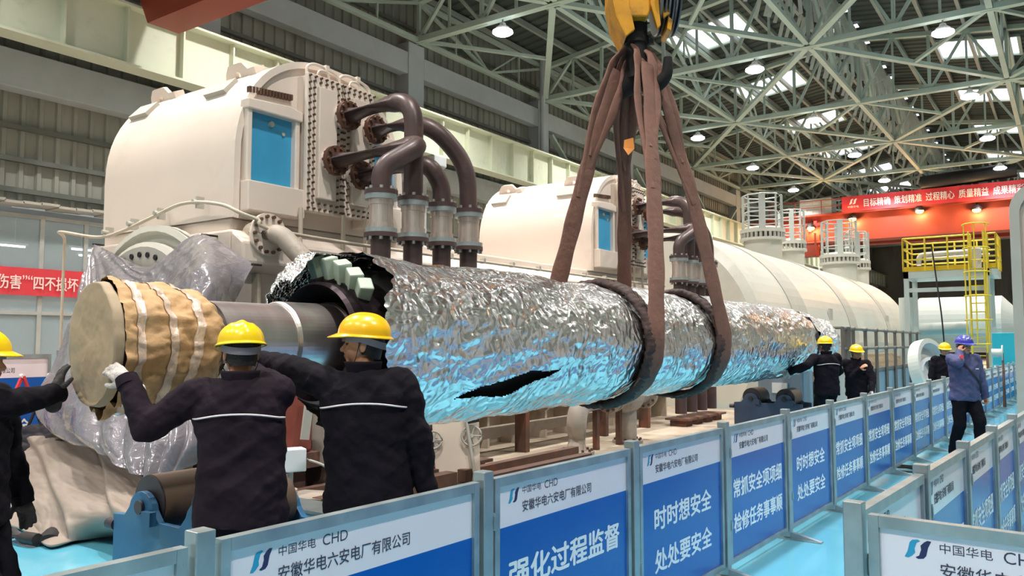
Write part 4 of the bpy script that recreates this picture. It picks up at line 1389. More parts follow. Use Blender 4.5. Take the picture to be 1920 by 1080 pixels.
def barrier(kind, label, loc, rz, sy=1.0, group='sign barriers of the main row'):
    t = thing('safety_barrier', label, 'barrier', (0, 0, 0), 0, group)
    b = MB(); b.span((-0.033, -0.033, 0.02), (0.033, 0.033, 1.085)); b.build('post', M['galv'], t, bevel=0.004)
    b = MB(); b.span((-0.28, -0.035, 0.0), (0.28, 0.035, 0.012)); b.prism([(-0.27, -0.02, 0.012), (0.27, -0.02, 0.012), (0.04, -0.02, 0.06), (-0.04, -0.02, 0.06)], (0, 0.04, 0)); b.build('foot', M['galv'], t)
    b = MB(); ya, yb, za, zb = 0.06, PW - 0.05, 0.07, 1.045
    b.span((-0.02, ya, za), (0.02, ya + 0.035, zb)); b.span((-0.02, yb - 0.035, za), (0.02, yb, zb)); b.span((-0.02, ya + 0.036, zb - 0.04), (0.02, yb - 0.036, zb)); b.span((-0.02, ya + 0.036, za), (0.02, yb - 0.036, za + 0.035))
    for i in range(9):
        b.cyl((0.012, yb - 0.012, 0.2 + 0.1 * i), (0.0215, yb - 0.012, 0.2 + 0.1 * i), 0.005, n=6)
    b.build('frame', M['galv'], t)
    for z in (0.35, 0.86):
        MB().box((0.015, 0.046, z), (0.045, 0.03, 0.05)).cyl((0.03, 0.04, z - 0.035), (0.03, 0.04, z + 0.04), 0.008, n=8).build('clip', M['galv'], t)
    y0, y1, z0, z1 = ya + 0.034, yb - 0.034, za + 0.034, zb - 0.038
    b = MB(); b.cur = 1; b.span((-0.006, y0, z0), (0.006, y1, 0.815)); b.cur = 0; b.span((-0.006, y0, 0.815), (0.006, y1, z1))
    sb = b.build('sign_board', [M['sign_white'], M['sign_blue']], t)
    for f in (1, -1):
        # the sign reads from both faces
        X = 0.0068 * f
        def org(y, z): return (X, (y0 + y) if f > 0 else (y1 - y), z)
        uy = (0, f, 0)
        b = MB(); logo(b, org(0.08, 0.915), uy, (0, 0, 1), 0.085, 0.065); b.build('emblem', [M['logo_cyan'], M['navy']], sb, fix=False)
        b = MB(); put_text(b, '中国华电', org(0.19, 0.945), uy, (0, 0, 1), 0.155, 0.034); b.build('group_lettering', M['ink'], sb, fix=False)
        b = MB(); put_text(b, 'CHD', org(0.375, 0.943), uy, (0, 0, 1), 0.115, 0.038); b.build('latin_lettering', M['ink'], sb, fix=False)
        b = MB(); put_text(b, '安徽华电六安电厂有限公司', org(0.19, 0.862), uy, (0, 0, 1), 0.62, 0.052, 0.004); b.build('company_lettering', M['ink'], sb, fix=False)
        for line, zz in zip(SLOG[kind], (0.52, 0.27)):
            if line:
                w = min(1.06, 0.17 * len(line))
                b = MB(); put_text(b, line, org((y1 - y0 - w) / 2, zz), uy, (0, 0, 1), w, 0.135, 0.032); b.build('slogan_lettering', M['letter_white'], sb, fix=False)
    t.location = loc; t.rotation_euler = (0, 0, rz); t.scale = (1, sy, 1)
    return t


protos = {}


def put_barrier(kind, label, loc, rz, sy=1.0, group='sign barriers of the main row'):
    if kind not in protos:
        protos[kind] = barrier(kind, label, loc, rz, sy, group); return
    o = copy_tree(protos[kind]); o.location = loc; o.rotation_euler = (0, 0, rz); o.scale = (1, sy, 1)
    o['label'] = label; o['group'] = group


nthw = ['first', 'second', 'third', 'fourth', 'fifth', 'sixth', 'seventh', 'eighth', 'ninth', 'tenth', 'eleventh', 'twelfth', 'thirteenth', 'fourteenth', 'fifteenth', 'sixteenth', 'seventeenth', 'eighteenth', 'nineteenth', 'twentieth', 'twenty-first']
kinds = 'nnabcb' + 'c' * 15
special = {0: 'blue and white sign barrier at the bottom edge, only its top frame showing',
           1: 'blue and white sign barrier below the two near workers, widest of the main row',
           2: 'blue sign barrier with a single large slogan line, in front of the beige cover panel',
           3: 'blue sign barrier with two five character lines, nearer one of the two alike'}
hr = math.atan(0.0277)
for i in range(21):
    y = 0.108 + PW * i
    lab = special.get(i, 'blue and white sign barrier, %s of the main row counted from the bottom picture edge' % nthw[i])
    put_barrier(kinds[i], lab, (-2.23 + 0.0277 * y, y, 0.012 if False else 0), -hr)
for i in range(5):
    y = 3.08 + 1.11 * i
    lab = 'sign barrier in the right hand row, %s behind the corner post' % nthw[i]
    put_barrier('n' if i == 0 else 'c', lab, (-0.665 + 0.055 * (y - 3.08), y, 0), -0.055, 0.809, 'sign barriers of the right row')
put_barrier('n', 'pale sign barrier across the bottom right corner, facing the camera', (0.70, 2.98, 0), R(85.2), 1.0, 'sign barrier across the corner')
# last post of the right row
# ------------------------------------------------------------------ barriers far left and the folding lattice gate
put_barrier('b', 'tall sign barrier beneath the red wall banner, left of the plastic sheet', (-12.2, 5.85, 0), 0.0, 1.15, 'sign barriers by the office front')
put_barrier('b', 'tall sign barrier cut off by the left picture edge below the banner', (-12.2, 4.2, 0), 0.0, 1.15, 'sign barriers by the office front')
for o in list(COL.objects)[:]:
    if o.get('group') == 'sign barriers by the office front': o.scale = (1, 1.15, 1.42)
t = thing('folding_lattice_barrier', 'red white and black folding lattice barrier in front of the far left signs', 'barrier', (-11.6, 5.4, 0))
b = MB(); y0 = 4.0
for i in range(6):
    ya = y0 + i * 0.36
    b.beam((-11.6, ya, 0.25), (-11.6, ya + 0.36, 1.2), 0.05, 0.02); b.beam((-11.57, ya + 0.36, 0.25), (-11.57, ya, 1.2), 0.05, 0.02)
b.build('lower_slats', M['dark'], t)
b = MB()
for i in range(6):
    ya = y0 + i * 0.36
    b.beam((-11.595, ya + 0.2, 0.78), (-11.595, ya + 0.36, 1.2), 0.055, 0.03); b.beam((-11.565, ya + 0.16, 0.78), (-11.565, ya, 1.2), 0.055, 0.03)
b.build('upper_slats', M['banner'], t)
b = MB()
for i in range(7): b.cyl((-11.63, y0 + i * 0.36, 1.2), (-11.55, y0 + i * 0.36, 1.2), 0.03, n=10)
b.span((-11.66, y0 - 0.03, 0), (-11.54, y0 + 0.03, 1.3)); b.span((-11.66, y0 + 2.13, 0), (-11.54, y0 + 2.19, 1.3)); b.build('pivot_frame', M['white'], t)

# ------------------------------------------------------------------ plastic sheet and tarpaulin
ROW = [
    [(178, 458, 5.5), (225, 480, 5.38), (272, 500, 5.3), (322, 475, 5.32), (382, 440, 5.42), (476, 496, 5.52)],
    [(160, 520, 5.2), (205, 530, 5.0), (275, 545, 4.85), (335, 530, 4.8), (395, 500, 4.85), (458, 535, 5.3)],
    [(136, 600, 5.0), (190, 610, 4.6), (272, 612, 4.4), (335, 600, 4.4), (390, 570, 4.6), (436, 580, 5.2)],
    [(108, 690, 4.8), (175, 690, 4.3), (262, 690, 4.15), (325, 690, 4.2), (375, 680, 4.4), (425, 650, 5.0)],
    [(84, 750, 4.6), (168, 760, 4.1), (255, 765, 4.0), (318, 765, 4.05), (370, 760, 4.25), (440, 760, 4.7)],
    [(95, 800, 4.4), (170, 815, 3.95), (250, 830, 3.85), (312, 830, 3.9), (370, 820, 4.1), (450, 810, 4.5)],
    [(150, 830, 4.3), (205, 850, 3.9), (255, 885, 3.75), (300, 895, 3.8), (350, 880, 4.0), (430, 840, 4.4)],
]
fn0 = patch([[at(u, v, Y=y) for (u, v, y) in r] for r in ROW])
sh = MB(); sh.smooth = True


def sheet(u, v):
    p = fn0(u, v)
    # swags hung between the pinned corners above, gathers fanning out from the left corner and falling below
    sag = v - 0.55 * u * (1 - u) * (1 + 0.5 * u)
    sw = math.sin(sag * 40 + 2.2 * fbm((u * 2.2, v * 2.2, 4), 3)) ** 3 * smoothstep(0.62, 0.3, v) * math.sin(math.pi * u)
    fan = math.atan2(v + 0.03, u + 0.06)
    fn_ = abs(math.sin(fan * 16 + 1.5 * fbm((u * 3, v * 3, 1), 2))) * smoothstep(0.5, 0.15, u) * smoothstep(0.02, 0.2, v)
    dr = abs(math.sin(u * 27 + 2.0 * fbm((u * 2, v * 1.0, 6), 2))) * smoothstep(0.4, 0.7, v)
    g = 0.05 * sw + 0.075 * fn_ + 0.075 * dr
    d = 0.035 * fbm((u * 5, v * 4, 1.3), 3) + 0.010 * ridged((u * 9 + v * 4, v * 9 - u * 3, 2), 3)
    return p + Vector((0.35, -0.9, 0.1)) * (g + d)


sh.grid(sheet, 150, 130)
ps = thing('plastic_sheet', 'clear grey plastic sheet hung over the generator end and draping to the floor', 'plastic sheet', (-7.6, 4.2, 0))
sh.build('film', M['film'], ps)
for (u, v, y) in ((178, 458, 5.5), (382, 440, 5.42), (476, 496, 5.52)):
    p = at(u, v, Y=y); MB().cyl((p.x, p.y - 0.03, p.z), (p.x, 5.62, p.z), 0.012, n=8).build('tie_pin', M['dark'], ps)

ROW = [
    [(-40, 850, 4.9), (10, 845, 4.8), (60, 830, 4.7), (130, 822, 4.6), (190, 850, 4.4), (250, 885, 4.1), (300, 920, 3.7)],
    [(-60, 890, 4.5), (10, 880, 4.4), (60, 868, 4.3), (120, 860, 4.2), (185, 885, 4.1), (250, 920, 3.85), (300, 955, 3.55)],
    [(-40, 930, 4.1), (10, 930, 4.0), (55, 920, 3.95), (110, 915, 3.85), (170, 925, 3.8), (235, 950, 3.6), (290, 975, 3.4)],
    [(0, 965, 3.7), (28, 965, 3.65), (70, 968, 3.55), (110, 970, 3.5), (165, 965, 3.5), (225, 975, 3.4), (280, 990, 3.25)],
]
g0 = [[at(u, v, Y=y) for (u, v, y) in r] for r in ROW]
g0.append([at(u, v, z=0.03) for (u, v) in ((20, 985), (42, 993), (70, 1012), (96, 1024), (150, 1012), (215, 1004), (275, 1010))])
fn1 = patch(g0)
tp = thing('tarpaulin', 'beige grey tarpaulin with black lining crumpled on the turquoise floor', 'tarpaulin', (-6.6, 3.6, 0))
tb = MB(); tb.smooth = True


def tarp(u, v):
    p = fn1(u, v)
    f = 0.05 * fbm((u * 4, v * 4, 7), 4)
    # two long folded edges running down to the floor
    for c, k in ((0.42, 0.30), (0.72, 0.22)):
        dd = u - (c + k * (v - 0.35))
        f += 0.085 * smoothstep(0.0, 0.012, dd) * smoothstep(0.28, 0.0, dd)
    q = p + Vector((0.25, -0.5, 0.8)) * f * smoothstep(1.0, 0.85, v)
    q.z = max(q.z, 0.025)
    return q


tb.grid(tarp, 160, 90)
tb.build('sheet_top', M['tarp'], tp, solid=0.02)
for k, (pts, r) in enumerate((([(92, 1012), (115, 990), (170, 985), (225, 988), (290, 992)], 0.10), ([(135, 1010), (160, 1000), (200, 992), (250, 992), (290, 996)], 0.07))):
    P = [at(u, v, z=r * 0.5) for u, v in pts]
    t_ = MB(); t_.smooth = True
    cp = curve_pts(P, 40)
    t_.sweep(cp, 0, 16, flat=[(r * (0.75 + 0.12 * math.sin(i * 0.5)), r * (0.42 + 0.1 * math.sin(i * 0.33 + k))) for i in range(41)], ref=(0.2, 1, 0))
    t_.build('folded_lining', M['tarp_dark'], tp)
P = [at(u, v, z=0.06) for u, v in ((22, 1000), (45, 1008), (70, 1012))]
MB().sweep(P, 0.05, 10).build('folded_edge', M['tarp_dark'], tp)
b = MB(); b.smooth = True
fn2 = patch([[at(u, v, Y=y) for (u, v, y) in r] for r in ([(-30, 790, 5.0), (40, 800, 4.9), (90, 790, 4.8), (135, 770, 4.7)], [(-30, 830, 4.8), (40, 828, 4.7), (95, 815, 4.6), (138, 792, 4.5)], [(-20, 858, 4.7), (45, 855, 4.6), (95, 842, 4.5), (135, 815, 4.45)])])
b.grid(lambda u, v: fn2(u, v) + Vector((0, -1, 0.3)) * 0.06 * fbm((u * 5, v * 4, 3), 4), 60, 24); b.build('dark_fold', M['tarp_dark'], tp, solid=0.02)
for (u, v, lab) in ((80, 757, 'dark rolled rubber mat standing behind the crumpled tarpaulin, nearer the picture edge'), (104, 765, 'dark rolled rubber mat beside the paper wrapped disc')):
    c = at(u, v, Y=4.9)
    t = thing('rolled_mat', lab, 'mat', (c.x, c.y, 0), 0, 'rolled mats behind the tarpaulin')
    b = MB(); b.lathe((c.x, c.y, 0), (0.12, 0.1, 1), [(0, .10), (c.z, .13), (c.z, .115), (0.3, .1)], 24); b.build('roll', M['tarp_dark'], t)

# ------------------------------------------------------------------ roller stands


def stand(label, loc, paint):
    t = thing('roller_stand', label, 'roller stand', (0, 0, 0), 0, 'rotor roller stands')
    for y in (-0.30, 0.26):
        b = MB()
        prof = [(-0.58, 0), (0.58, 0), (0.58, 0.62), (0.46, 0.63)]
        for cx in (0.285, -0.285):
            prof += [(cx + 0.13 * math.cos(R(10 + 20 * i)), 0.66 + 0.12 * math.sin(R(10 + 20 * i))) for i in range(9)]
            if cx > 0: prof += [(0.1, 0.62), (-0.1, 0.62)]
        prof += [(-0.46, 0.63), (-0.58, 0.62)]
        b.prism([(x, y, z) for x, z in prof], (0, 0.04, 0)); b.build('side_plate', paint, t, bevel=0.006)
    b = MB(); b.span((-0.58, -0.26, 0.05), (0.58, 0.26, 0.12)); b.span((-0.57, -0.26, 0.12), (-0.53, 0.26, 0.55)); b.span((0.53, -0.26, 0.12), (0.57, 0.26, 0.55)); b.build('base_frame', paint, t)
    for x in (-0.285, 0.285):
        b = MB(); b.cyl((x, -0.24, 0.71), (x, 0.24, 0.71), 0.16, n=36); r = b.build('roller', M['roller'], t)
        b = MB(); b.cyl((x, -0.25, 0.71), (x, -0.24, 0.71), 0.155, n=36); b.cyl((x, -0.32, 0.69), (x, 0.31, 0.69), 0.04, n=16); b.build('roller_axle', M['roller_end'], r)
        b = MB(); b.span((x + 0.07, -0.34, 0.6), (x + 0.16, -0.30, 0.68)); b.build('bearing_block', paint, t)
    b = MB(); b.cyl((-0.66, -0.28, 0.55), (-0.58, -0.28, 0.55), 0.035, n=12); b.build('adjusting_bolt', M['roller_end'], t)
    t.location = loc
    return t


stand('blue roller stand under the bare shaft end, beside the worker pushing the disc', (-4.22, 2.95, 0), M['standblue'])
stand('slate grey roller stand under the far end of the foil wrapped rotor', (-4.3, 14.0, 0), M['standgrey'])

# ------------------------------------------------------------------ clutter under the rotor
t = thing('cover_panel', 'beige cover panel leaning with two hand wheels on it, below the foil', 'panel', (-5.75, 7.15, 0))
c = at(858, 905, z=0.012); c.z = 0
lv = lat * 1.0; tilt = (dep * 0.16 + Vector((0, 0, 1))).normalized()
b = MB(); o0 = c - lat * 0.25; b.prism([o0, o0 + lat * 0.52, o0 + lat * 0.47 + tilt * 1.25, o0 - lat * 0.12 + tilt * 1.25], dep * 0.04); b.build('plate', M['board'], t, bevel=0.006)
nrm = (-dep + Vector((0, 0, 0.16))).normalized()
for (a, h, r) in ((0.16, 0.55, 0.115), (-0.29, 0.5, 0.1)):
    cc = c + lat * a + tilt * h + nrm * 0.05
    u1 = lat; v1 = nrm.cross(lat).normalized()
    b = MB(); b.sweep([cc + (u1 * math.cos(2 * math.pi * i / 28) + v1 * math.sin(2 * math.pi * i / 28)) * r for i in range(28)], 0.013, 8, close=True)
    for i in range(5):
        an = 2 * math.pi * i / 5; b.cyl(cc, cc + (u1 * math.cos(an) + v1 * math.sin(an)) * r, 0.009, n=6)
    b.cyl(cc - nrm * 0.05, cc + nrm * 0.02, 0.025, n=12); b.build('hand_wheel', M['bandgrey'], t)
cc = c + lat * 0.10 + tilt * 0.72 + nrm * 0.075; b = MB(); b.beam(cc, cc + lat * 0.15 + Vector((0, 0, 0.03)), 0.04, 0.07); b.build('black_tape', M['dark'], t); b = MB(); b.cyl(cc + tilt * 0.02, cc + tilt * 0.45 - lat * 0.08, 0.018, n=8); b.cyl(cc, cc - tilt * 0.6 + lat * 0.10, 0.022, n=8); b.build('spindle', M['bandgrey'], t)

t = thing('valve_pipework', 'dusty grey elbow pipes with a valve on the concrete behind the beige panel', 'pipework', (-6.2, 10.6, 0))
X = -6.3
b = MB(); bent_pipe(b, [(X + 0.25, 10.3, 0.05), (X + 0.25, 10.3, 0.75), (X + 0.25, 11.3, 0.78)], 0.15, 0.42); b.build('elbow_pipe', M['greypipe'], t)
b = MB(); flange(b, (X + 0.25, 10.3, 0.012), (0, 0, 1), 0.26, 0.05, 10); b.build('foot_flange', [M['greypipe'], M['bolt']], t)
b = MB(); flange(b, (X + 0.25, 11.28, 0.78), (0, 1, 0), 0.24, 0.05, 12); flange(b, (X + 0.25, 11.38, 0.78), (0, 1, 0), 0.24, 0.05, 12); b.build('pipe_flange', [M['greypipe'], M['bolt']], t)
b = MB(); b.lathe((X + 0.25, 11.43, 0.78), (0, 1, 0), [(0, .16), (.2, .17), (.35, .27), (.6, .27), (.75, .17), (.95, .16)], 24); b.lathe((X + 0.25, 11.9, 0.78), (0.1, 0.1, 1), [(0, .24), (.34, .22), (.36, .28), (.42, .28), (.44, .1), (.7, .06)], 20); b.build('valve_body', M['greypipe'], t)
b = MB(); b.cyl((X + 0.25, 12.38, 0.78), (X + 0.25, 12.6, 0.78), 0.15, n=20); b.cyl((X + 0.25, 11.95, 0.02), (X + 0.25, 11.95, 0.6), 0.15, n=20); flange(b, (X + 0.25, 11.95, 0.012), (0, 0, 1), 0.25, 0.05, 10); b.build('drain_leg', [M['greypipe'], M['bolt']], t)
b = MB(); flange(b, (X + 0.25, 12.55, 0.78), (0, 1, 0), 0.25, 0.06, 12); b.build('outlet_flange', [M['greypipe'], M['bolt']], t)
for y in (10.85, 11.6): MB().span((X + 0.21, y, 0), (X + 0.29, y + 0.08, 0.61)).build('support', M['rustbeam'], t)
t = thing('floor_pipe', 'long dusty pipe running beside the generator foundation', 'pipe', (-6.8, 9, 0))
b = MB(); b.cyl((-6.85, 7.6, 0.72), (-6.85, 14.6, 0.78), 0.13, n=20); b.build('pipe', M['greypipe'], t)
b = MB()
for y in (7.7, 9.4, 10.6): b.cyl((-6.85, y, 0.73), (-6.85, y + 0.06, 0.73), 0.15, n=20)
b.build('weld_collar', M['greypipe'], t)
for y in (8.3, 10.0, 12.5, 14.2): MB().span((-6.95, y, 0), (-6.75, y + 0.1, 0.6)).build('saddle', M['rustbeam'], t)
for (p, q, w, h, lab, mt) in (
        ((-5.35, 7.2, 0.1), (-5.3, 9.3, 0.1), 0.14, 0.2, 'rusty steel beam lying on the concrete in front of the elbow pipe', 'rustbeam'),
        ((-7.15, 8.0, 0.32), (-7.15, 13.6, 0.32), 0.12, 0.16, 'long grey channel beam under the floor pipe', 'greypipe'),
        ((-5.9, 7.4, 0.1), (-5.9, 10.0, 0.1), 0.12, 0.14, 'brown rail lying behind the rusty beam', 'rustbeam'),
        ((-5.75, 5.1, 0.12), (-5.72, 7.0, 0.12), 0.16, 0.2, 'dark beam along the edge of the dark pit', 'rustbeam'),
        ((-6.3, 4.1, 0.14), (-6.25, 6.1, 0.14), 0.1, 0.16, 'second dark beam inside the dark pit', 'rustbeam'),
        ((-6.85, 4.2, 0.08), (-6.5, 4.78, 0.08), 0.1, 0.1, 'slanting bar deepest in the dark pit', 'rustbeam')):
    o = MB().beam(p, q, w, h).build('steel_beam', M[mt]); tag(o, lab, 'beam', 'beams under the rotor')
    if False: pass
t = thing('oil_pump', 'red brown pump housing behind the two workers', 'pump', (-6.6, 5.2, 0))
b = MB(); b.span((-6.85, 4.85, 0.55), (-6.35, 5.55, 1.15)); b.build('housing', M['redbrown'], t, bevel=0.03)
b = MB(); b.span((-6.9, 4.8, 0.4), (-6.3, 5.6, 0.55)); b.span((-6.8, 4.9, 0.02), (-6.4, 5.5, 0.4)); b.build('plinth', M['rustbeam'], t)
b = MB(); bent_pipe(b, [(-6.3, 5.9, 1.2), (-6.3, 5.9, 0.75), (-6.2, 6.25, 0.35), (-6.2, 6.3, 0.02)], 0.12, 0.2); b.build('elbow', M['greypipe'], t)
b = MB()
for i in range(4): b.box((-6.2 + 0.03 * i, 5.35 + 0.24 * i, 0.95), (0.02, 0.1, 0.5), rot=Matrix.Rotation(R(8 * (i - 1)), 3, 'X'))
b.build('hanging_strip', M['bandgrey'], t)
t = thing('junction_box', 'small white junction box on a thin post between the two workers', 'box', (-5.9, 4.7, 0))
c = at(545, 862, Y=4.75)
b = MB(); b.box((c.x, 4.75, c.z), (0.16, 0.24, 0.2), rz=R(-25)); b.build('box', M['white'], t, bevel=0.01)
b = MB(); b.cyl((c.x, 4.75, 0.02), (c.x, 4.75, c.z - 0.1), 0.025, n=8); b.build('post', M['bandgrey'], t)
b = MB(); b.sweep(curve_pts([(c.x + 0.1, 4.85, c.z), (c.x + 0.3, 4.95, c.z - 0.1), (c.x + 0.3, 5.05, 0.2), (c.x + 0.45, 5.2, 0.04)], 20), 0.012, 6); b.build('cable', M['bandgrey'], t)
c = at(577, 945, Y=5.2)
t = tag(MB().box((c.x, 5.2, max(0.2, c.z)), (0.5, 0.42, 0.03), rz=R(20)).box((c.x, 5.2, max(0.2, c.z) / 2), (0.4, 0.34, max(0.2, c.z) - 0.03), rz=R(20)).build('floor_plate', M['greypipe']), 'flat grey plate on a low box between the workers legs', 'plate')
t = thing('cable_duct', 'galvanised cable duct on the floor between the workers and the barrier', 'duct', (-4.2, 3.7, 0))
MB().span((-5.3, 3.72, 0.0), (-3.4, 3.95, 0.5)).build('duct_body', M['galv'], t, bevel=0.01); MB().span((-5.32, 3.7, 0.5), (-3.38, 3.97, 0.52)).build('lid', M['galv'], t)
t = thing('shade_box', 'added dark box with bars for the shade behind the two near workers', 'shade box', (-7.0, 6.0, 0))  # dark box and bars added to stand for the shade by the pit
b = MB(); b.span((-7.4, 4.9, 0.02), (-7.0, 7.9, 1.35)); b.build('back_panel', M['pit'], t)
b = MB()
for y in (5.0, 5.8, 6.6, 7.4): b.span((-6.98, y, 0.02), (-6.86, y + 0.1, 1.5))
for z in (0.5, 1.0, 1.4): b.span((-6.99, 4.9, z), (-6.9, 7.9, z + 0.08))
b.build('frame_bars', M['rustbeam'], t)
rnd = random.Random(5)
for i, (x, y, lab) in enumerate(((-6.1, 5.0, 'small grey valve lying in the pit beside the junction box'), (-6.0, 6.0, 'dark pipe stub standing in the pit near the beige panel'), (-6.4, 6.6, 'grey strut post standing in the pit left of the beige panel'))):
    t = thing(('valve', 'pipe_stub', 'strut_post')[i], lab, 'fitting', (x, y, 0.02), 0)
    b = MB()
    if i == 0: b.lathe((x, y, 0.02), (0, 0, 1), [(0, .1), (.05, .1), (.06, .05), (.2, .05), (.22, .12), (.26, .12), (.27, .03), (.4, .03)], 16)
    elif i == 1: b.lathe((x, y, 0.02), (0, 0, 1), [(0, .12), (.04, .12), (.05, .07), (.5, .07), (.51, .1), (.55, .1), (.55, 0)], 16)
    else: b.span((x - 0.05, y - 0.07, 0.02), (x + 0.05, y + 0.07, 1.0)); b.box((x, y, 0.6), (0.16, 0.2, 0.12)); b.box((x, y, 0.04), (0.22, 0.22, 0.04))
    b.build('body', M['greypipe'] if i != 1 else M['pipe'], t)

# ------------------------------------------------------------------ raised walkway with railing beyond the workers
wk = thing('walkway', 'raised walkway with dark railing along the turbine casing', 'walkway', (-5.2, 24, 0))
b = MB(); b.span((-5.95, 19.8, 0.85), (-4.45, 31.4, 0.95)); b.build('deck', M['rail'], wk)
b = MB()
for i in range(8):
    y = 19.85 + i * 1.43; b.span((-4.52, y + 0.03, 0.02), (-4.47, y + 1.42, 0.84))
b.build('side_panel', M['panelgrey'], wk)
b = MB()
for y in (19.8, 20.9, 22.3, 23.7, 25.1, 26.5, 27.9, 29.3, 30.7): b.cyl((-4.42, y, 0.0), (-4.42, y, 2.02), 0.045, n=10)
b.cyl((-4.42, 20.25, 0), (-4.42, 20.25, 2.02), 0.09, n=12)
for z in (1.98, 1.5): b.cyl((-4.42, 19.8, z), (-4.42, 31.4, z), 0.035, n=8)
b.cyl((-4.42, 19.8, 2.0), (-5.9, 19.8, 2.0), 0.035, n=8); b.cyl((-5.9, 19.8, 0.95), (-5.9, 19.8, 2.0), 0.04, n=8)
for y in (20.9, 22.3, 23.7, 25.1, 26.5): b.ell((-4.42, y, 1.98), (0.07, 0.07, 0.07), 10, 8); b.ell((-4.42, y, 1.5), (0.07, 0.07, 0.07), 10, 8)
b.build('railing', M['rail'], wk)
for i in range(34):
    y = 20.5 + i * 0.26
    b = MB(); b.beam((-4.62, y, 0.96), (-4.95, y - 0.12, 1.32), 0.09, 0.04)
    o = b.build('plank', M['plank']); tag(o, '%s plank of the leaning row on the walkway, counted from its near end' % ordinal(i + 1), 'plank', 'planks leaning in a row on the walkway')
for i in range(3):
    o = MB().beam((-4.75, 20.3 + 0.22 * i, 0.96), (-5.1, 20.15 + 0.22 * i, 1.62), 0.14, 0.05).build('plank', M['plank']); tag(o, ['nearest', 'middle', 'last'][i] + ' of the three taller planks leaning at the near end of the walkway', 'plank', 'taller planks at the walkway end')
t = thing('blue_grey_cabinet', 'blue grey cabinet standing behind the roller stand at the far rotor end', 'cabinet', (-4.6, 16.4, 0))
c = at(1463, 720, Y=16.2)
b = MB(); b.span((c.x - 0.45, 16.2, 0), (c.x + 0.45, 16.9, 1.35)); b.build('body', M['panelgrey'], t, bevel=0.02)
b = MB(); b.box((c.x, 16.17, 0.75), (0.3, 0.05, 0.2)); b.build('switch_box', M['white'], t)
t = thing('white_cabinet', 'low white cabinet just behind the worker reaching to the rotor tail', 'cabinet', (-4.0, 17.3, 0))
b = MB(); b.span((-4.35, 17.2, 0), (-3.7, 17.9, 1.25)); b.build('body', M['tank'], t, bevel=0.02)
b = MB(); b.span((-4.3, 17.18, 0.1), (-3.75, 17.2, 1.15)); b.build('door', M['tank'], t)

c = at(1741, 690, Y=22.6)
t = thing('end_cover', 'big round off-white end cover with ribs leaning behind the barriers', 'cover', (c.x, 22.6, 0))
ax = Vector((0.93, -0.30, 0.24)).normalized(); cc = Vector((c.x, 22.6, 0.87))
b = MB(); b.lathe(cc, ax, [(-0.05, 0), (-0.05, .86), (0.22, .86), (0.22, .74), (0.1, .7), (0.02, .66), (0.02, 0)], 56); b.build('dish', M['tank'], t)
s1_, s2_ = frame_of(ax)
b = MB()
for k in (-0.25, 0.2):
    b.lathe(cc + ax * 0.1 + Vector((0, 0, -0.3 + k)), ax, [(0, .5), (0.05, .5), (0.05, .42), (0, .42)], 40, R(20), R(160), ref=Vector((0.4, 0.85, 0)))
b.build('rib', M['white'], t)
b = MB(); q = cc + ax * 0.04 + Vector((0, 0, 0.25)); b.box(q, (0.06, 0.1, 0.16)); b.build('slot', M['dark'], t)

# ------------------------------------------------------------------ far platform with yellow railing, tanks behind
pf = thing('service_platform', 'white steel service platform with yellow guard railing and ladder', 'platform', (-3.6, 32.5, 0))
x0, x1, ya, yb, zp = -4.95, -2.05, 31.8, 33.8, 4.2
b = MB()
for x in (x0 + 0.08, x1 - 0.3):
    for y in (ya + 0.08, yb - 0.08): b.span((x - 0.08, y - 0.08, 0), (x + 0.08, y + 0.08, zp))
b.span((x0, ya, zp - 0.25), (x1, yb, zp)); b.span((x0 + 0.16, ya + 0.02, zp - 0.75), (x1 - 0.38, ya + 0.1, zp - 0.6)); b.build('steel_frame', M['tank'], pf)
b = MB(); b.span((x0, ya - 0.02, zp), (x1 - 0.75, ya, zp + 0.17)); b.span((x1 - 0.3, ya - 0.02, zp), (x1, ya, zp + 0.17)); b.span((x0 - 0.02, ya, zp), (x0, yb, zp + 0.17)); b.build('kick_plate', M['yellowdk'], pf)
b = MB()
zz = (0.42, 0.82, 1.2)
def rail_run(p, q, n):
    for i in range(n + 1):
        f = i / n; x = p[0] + (q[0] - p[0]) * f; y = p[1] + (q[1] - p[1]) * f
        b.cyl((x, y, zp), (x, y, zp + 1.2), 0.032, n=8)
    for z in zz: b.cyl((p[0], p[1], zp + z), (q[0], q[1], zp + z), 0.03, n=8)
rail_run((x0, ya), (x1 - 0.75, ya), 3); rail_run((x0, yb), (x1, yb), 4); rail_run((x0, ya), (x0, yb), 2); rail_run((x1, ya), (x1, yb), 2); rail_run((x1 - 0.25, ya), (x1, ya), 1)
b.build('guard_rail', M['yellow'], pf)
b = MB(); lx0, lx1 = x1 - 0.8, x1 - 0.35
for x in (lx0, lx1): b.cyl((x, ya - 0.15, 0), (x, ya - 0.15, zp + 1.3), 0.035, n=8)
for i in range(15): b.cyl((lx0, ya - 0.15, 0.3 + i * 0.3), (lx1, ya - 0.15, 0.3 + i * 0.3), 0.02, n=6)
for i in range(6):
    z = 1.6 + i * 0.82; cx = (lx0 + lx1) / 2
    b.sweep([(cx + 0.4 * math.cos(R(180 + 180 * k / 10)), ya - 0.15 + 0.65 * math.sin(R(180 + 180 * k / 10)), z) for k in range(11)], 0.025, 6)
for k in (2, 5, 8):
    b.cyl((cx + 0.4 * math.cos(R(180 + 18 * k)), ya - 0.15 + 0.65 * math.sin(R(180 + 18 * k)), 1.6), (cx + 0.4 * math.cos(R(180 + 18 * k)), ya - 0.15 + 0.65 * math.sin(R(180 + 18 * k)), 5.7), 0.022, n=6)
b.build('caged_ladder', M['yellow'], pf)
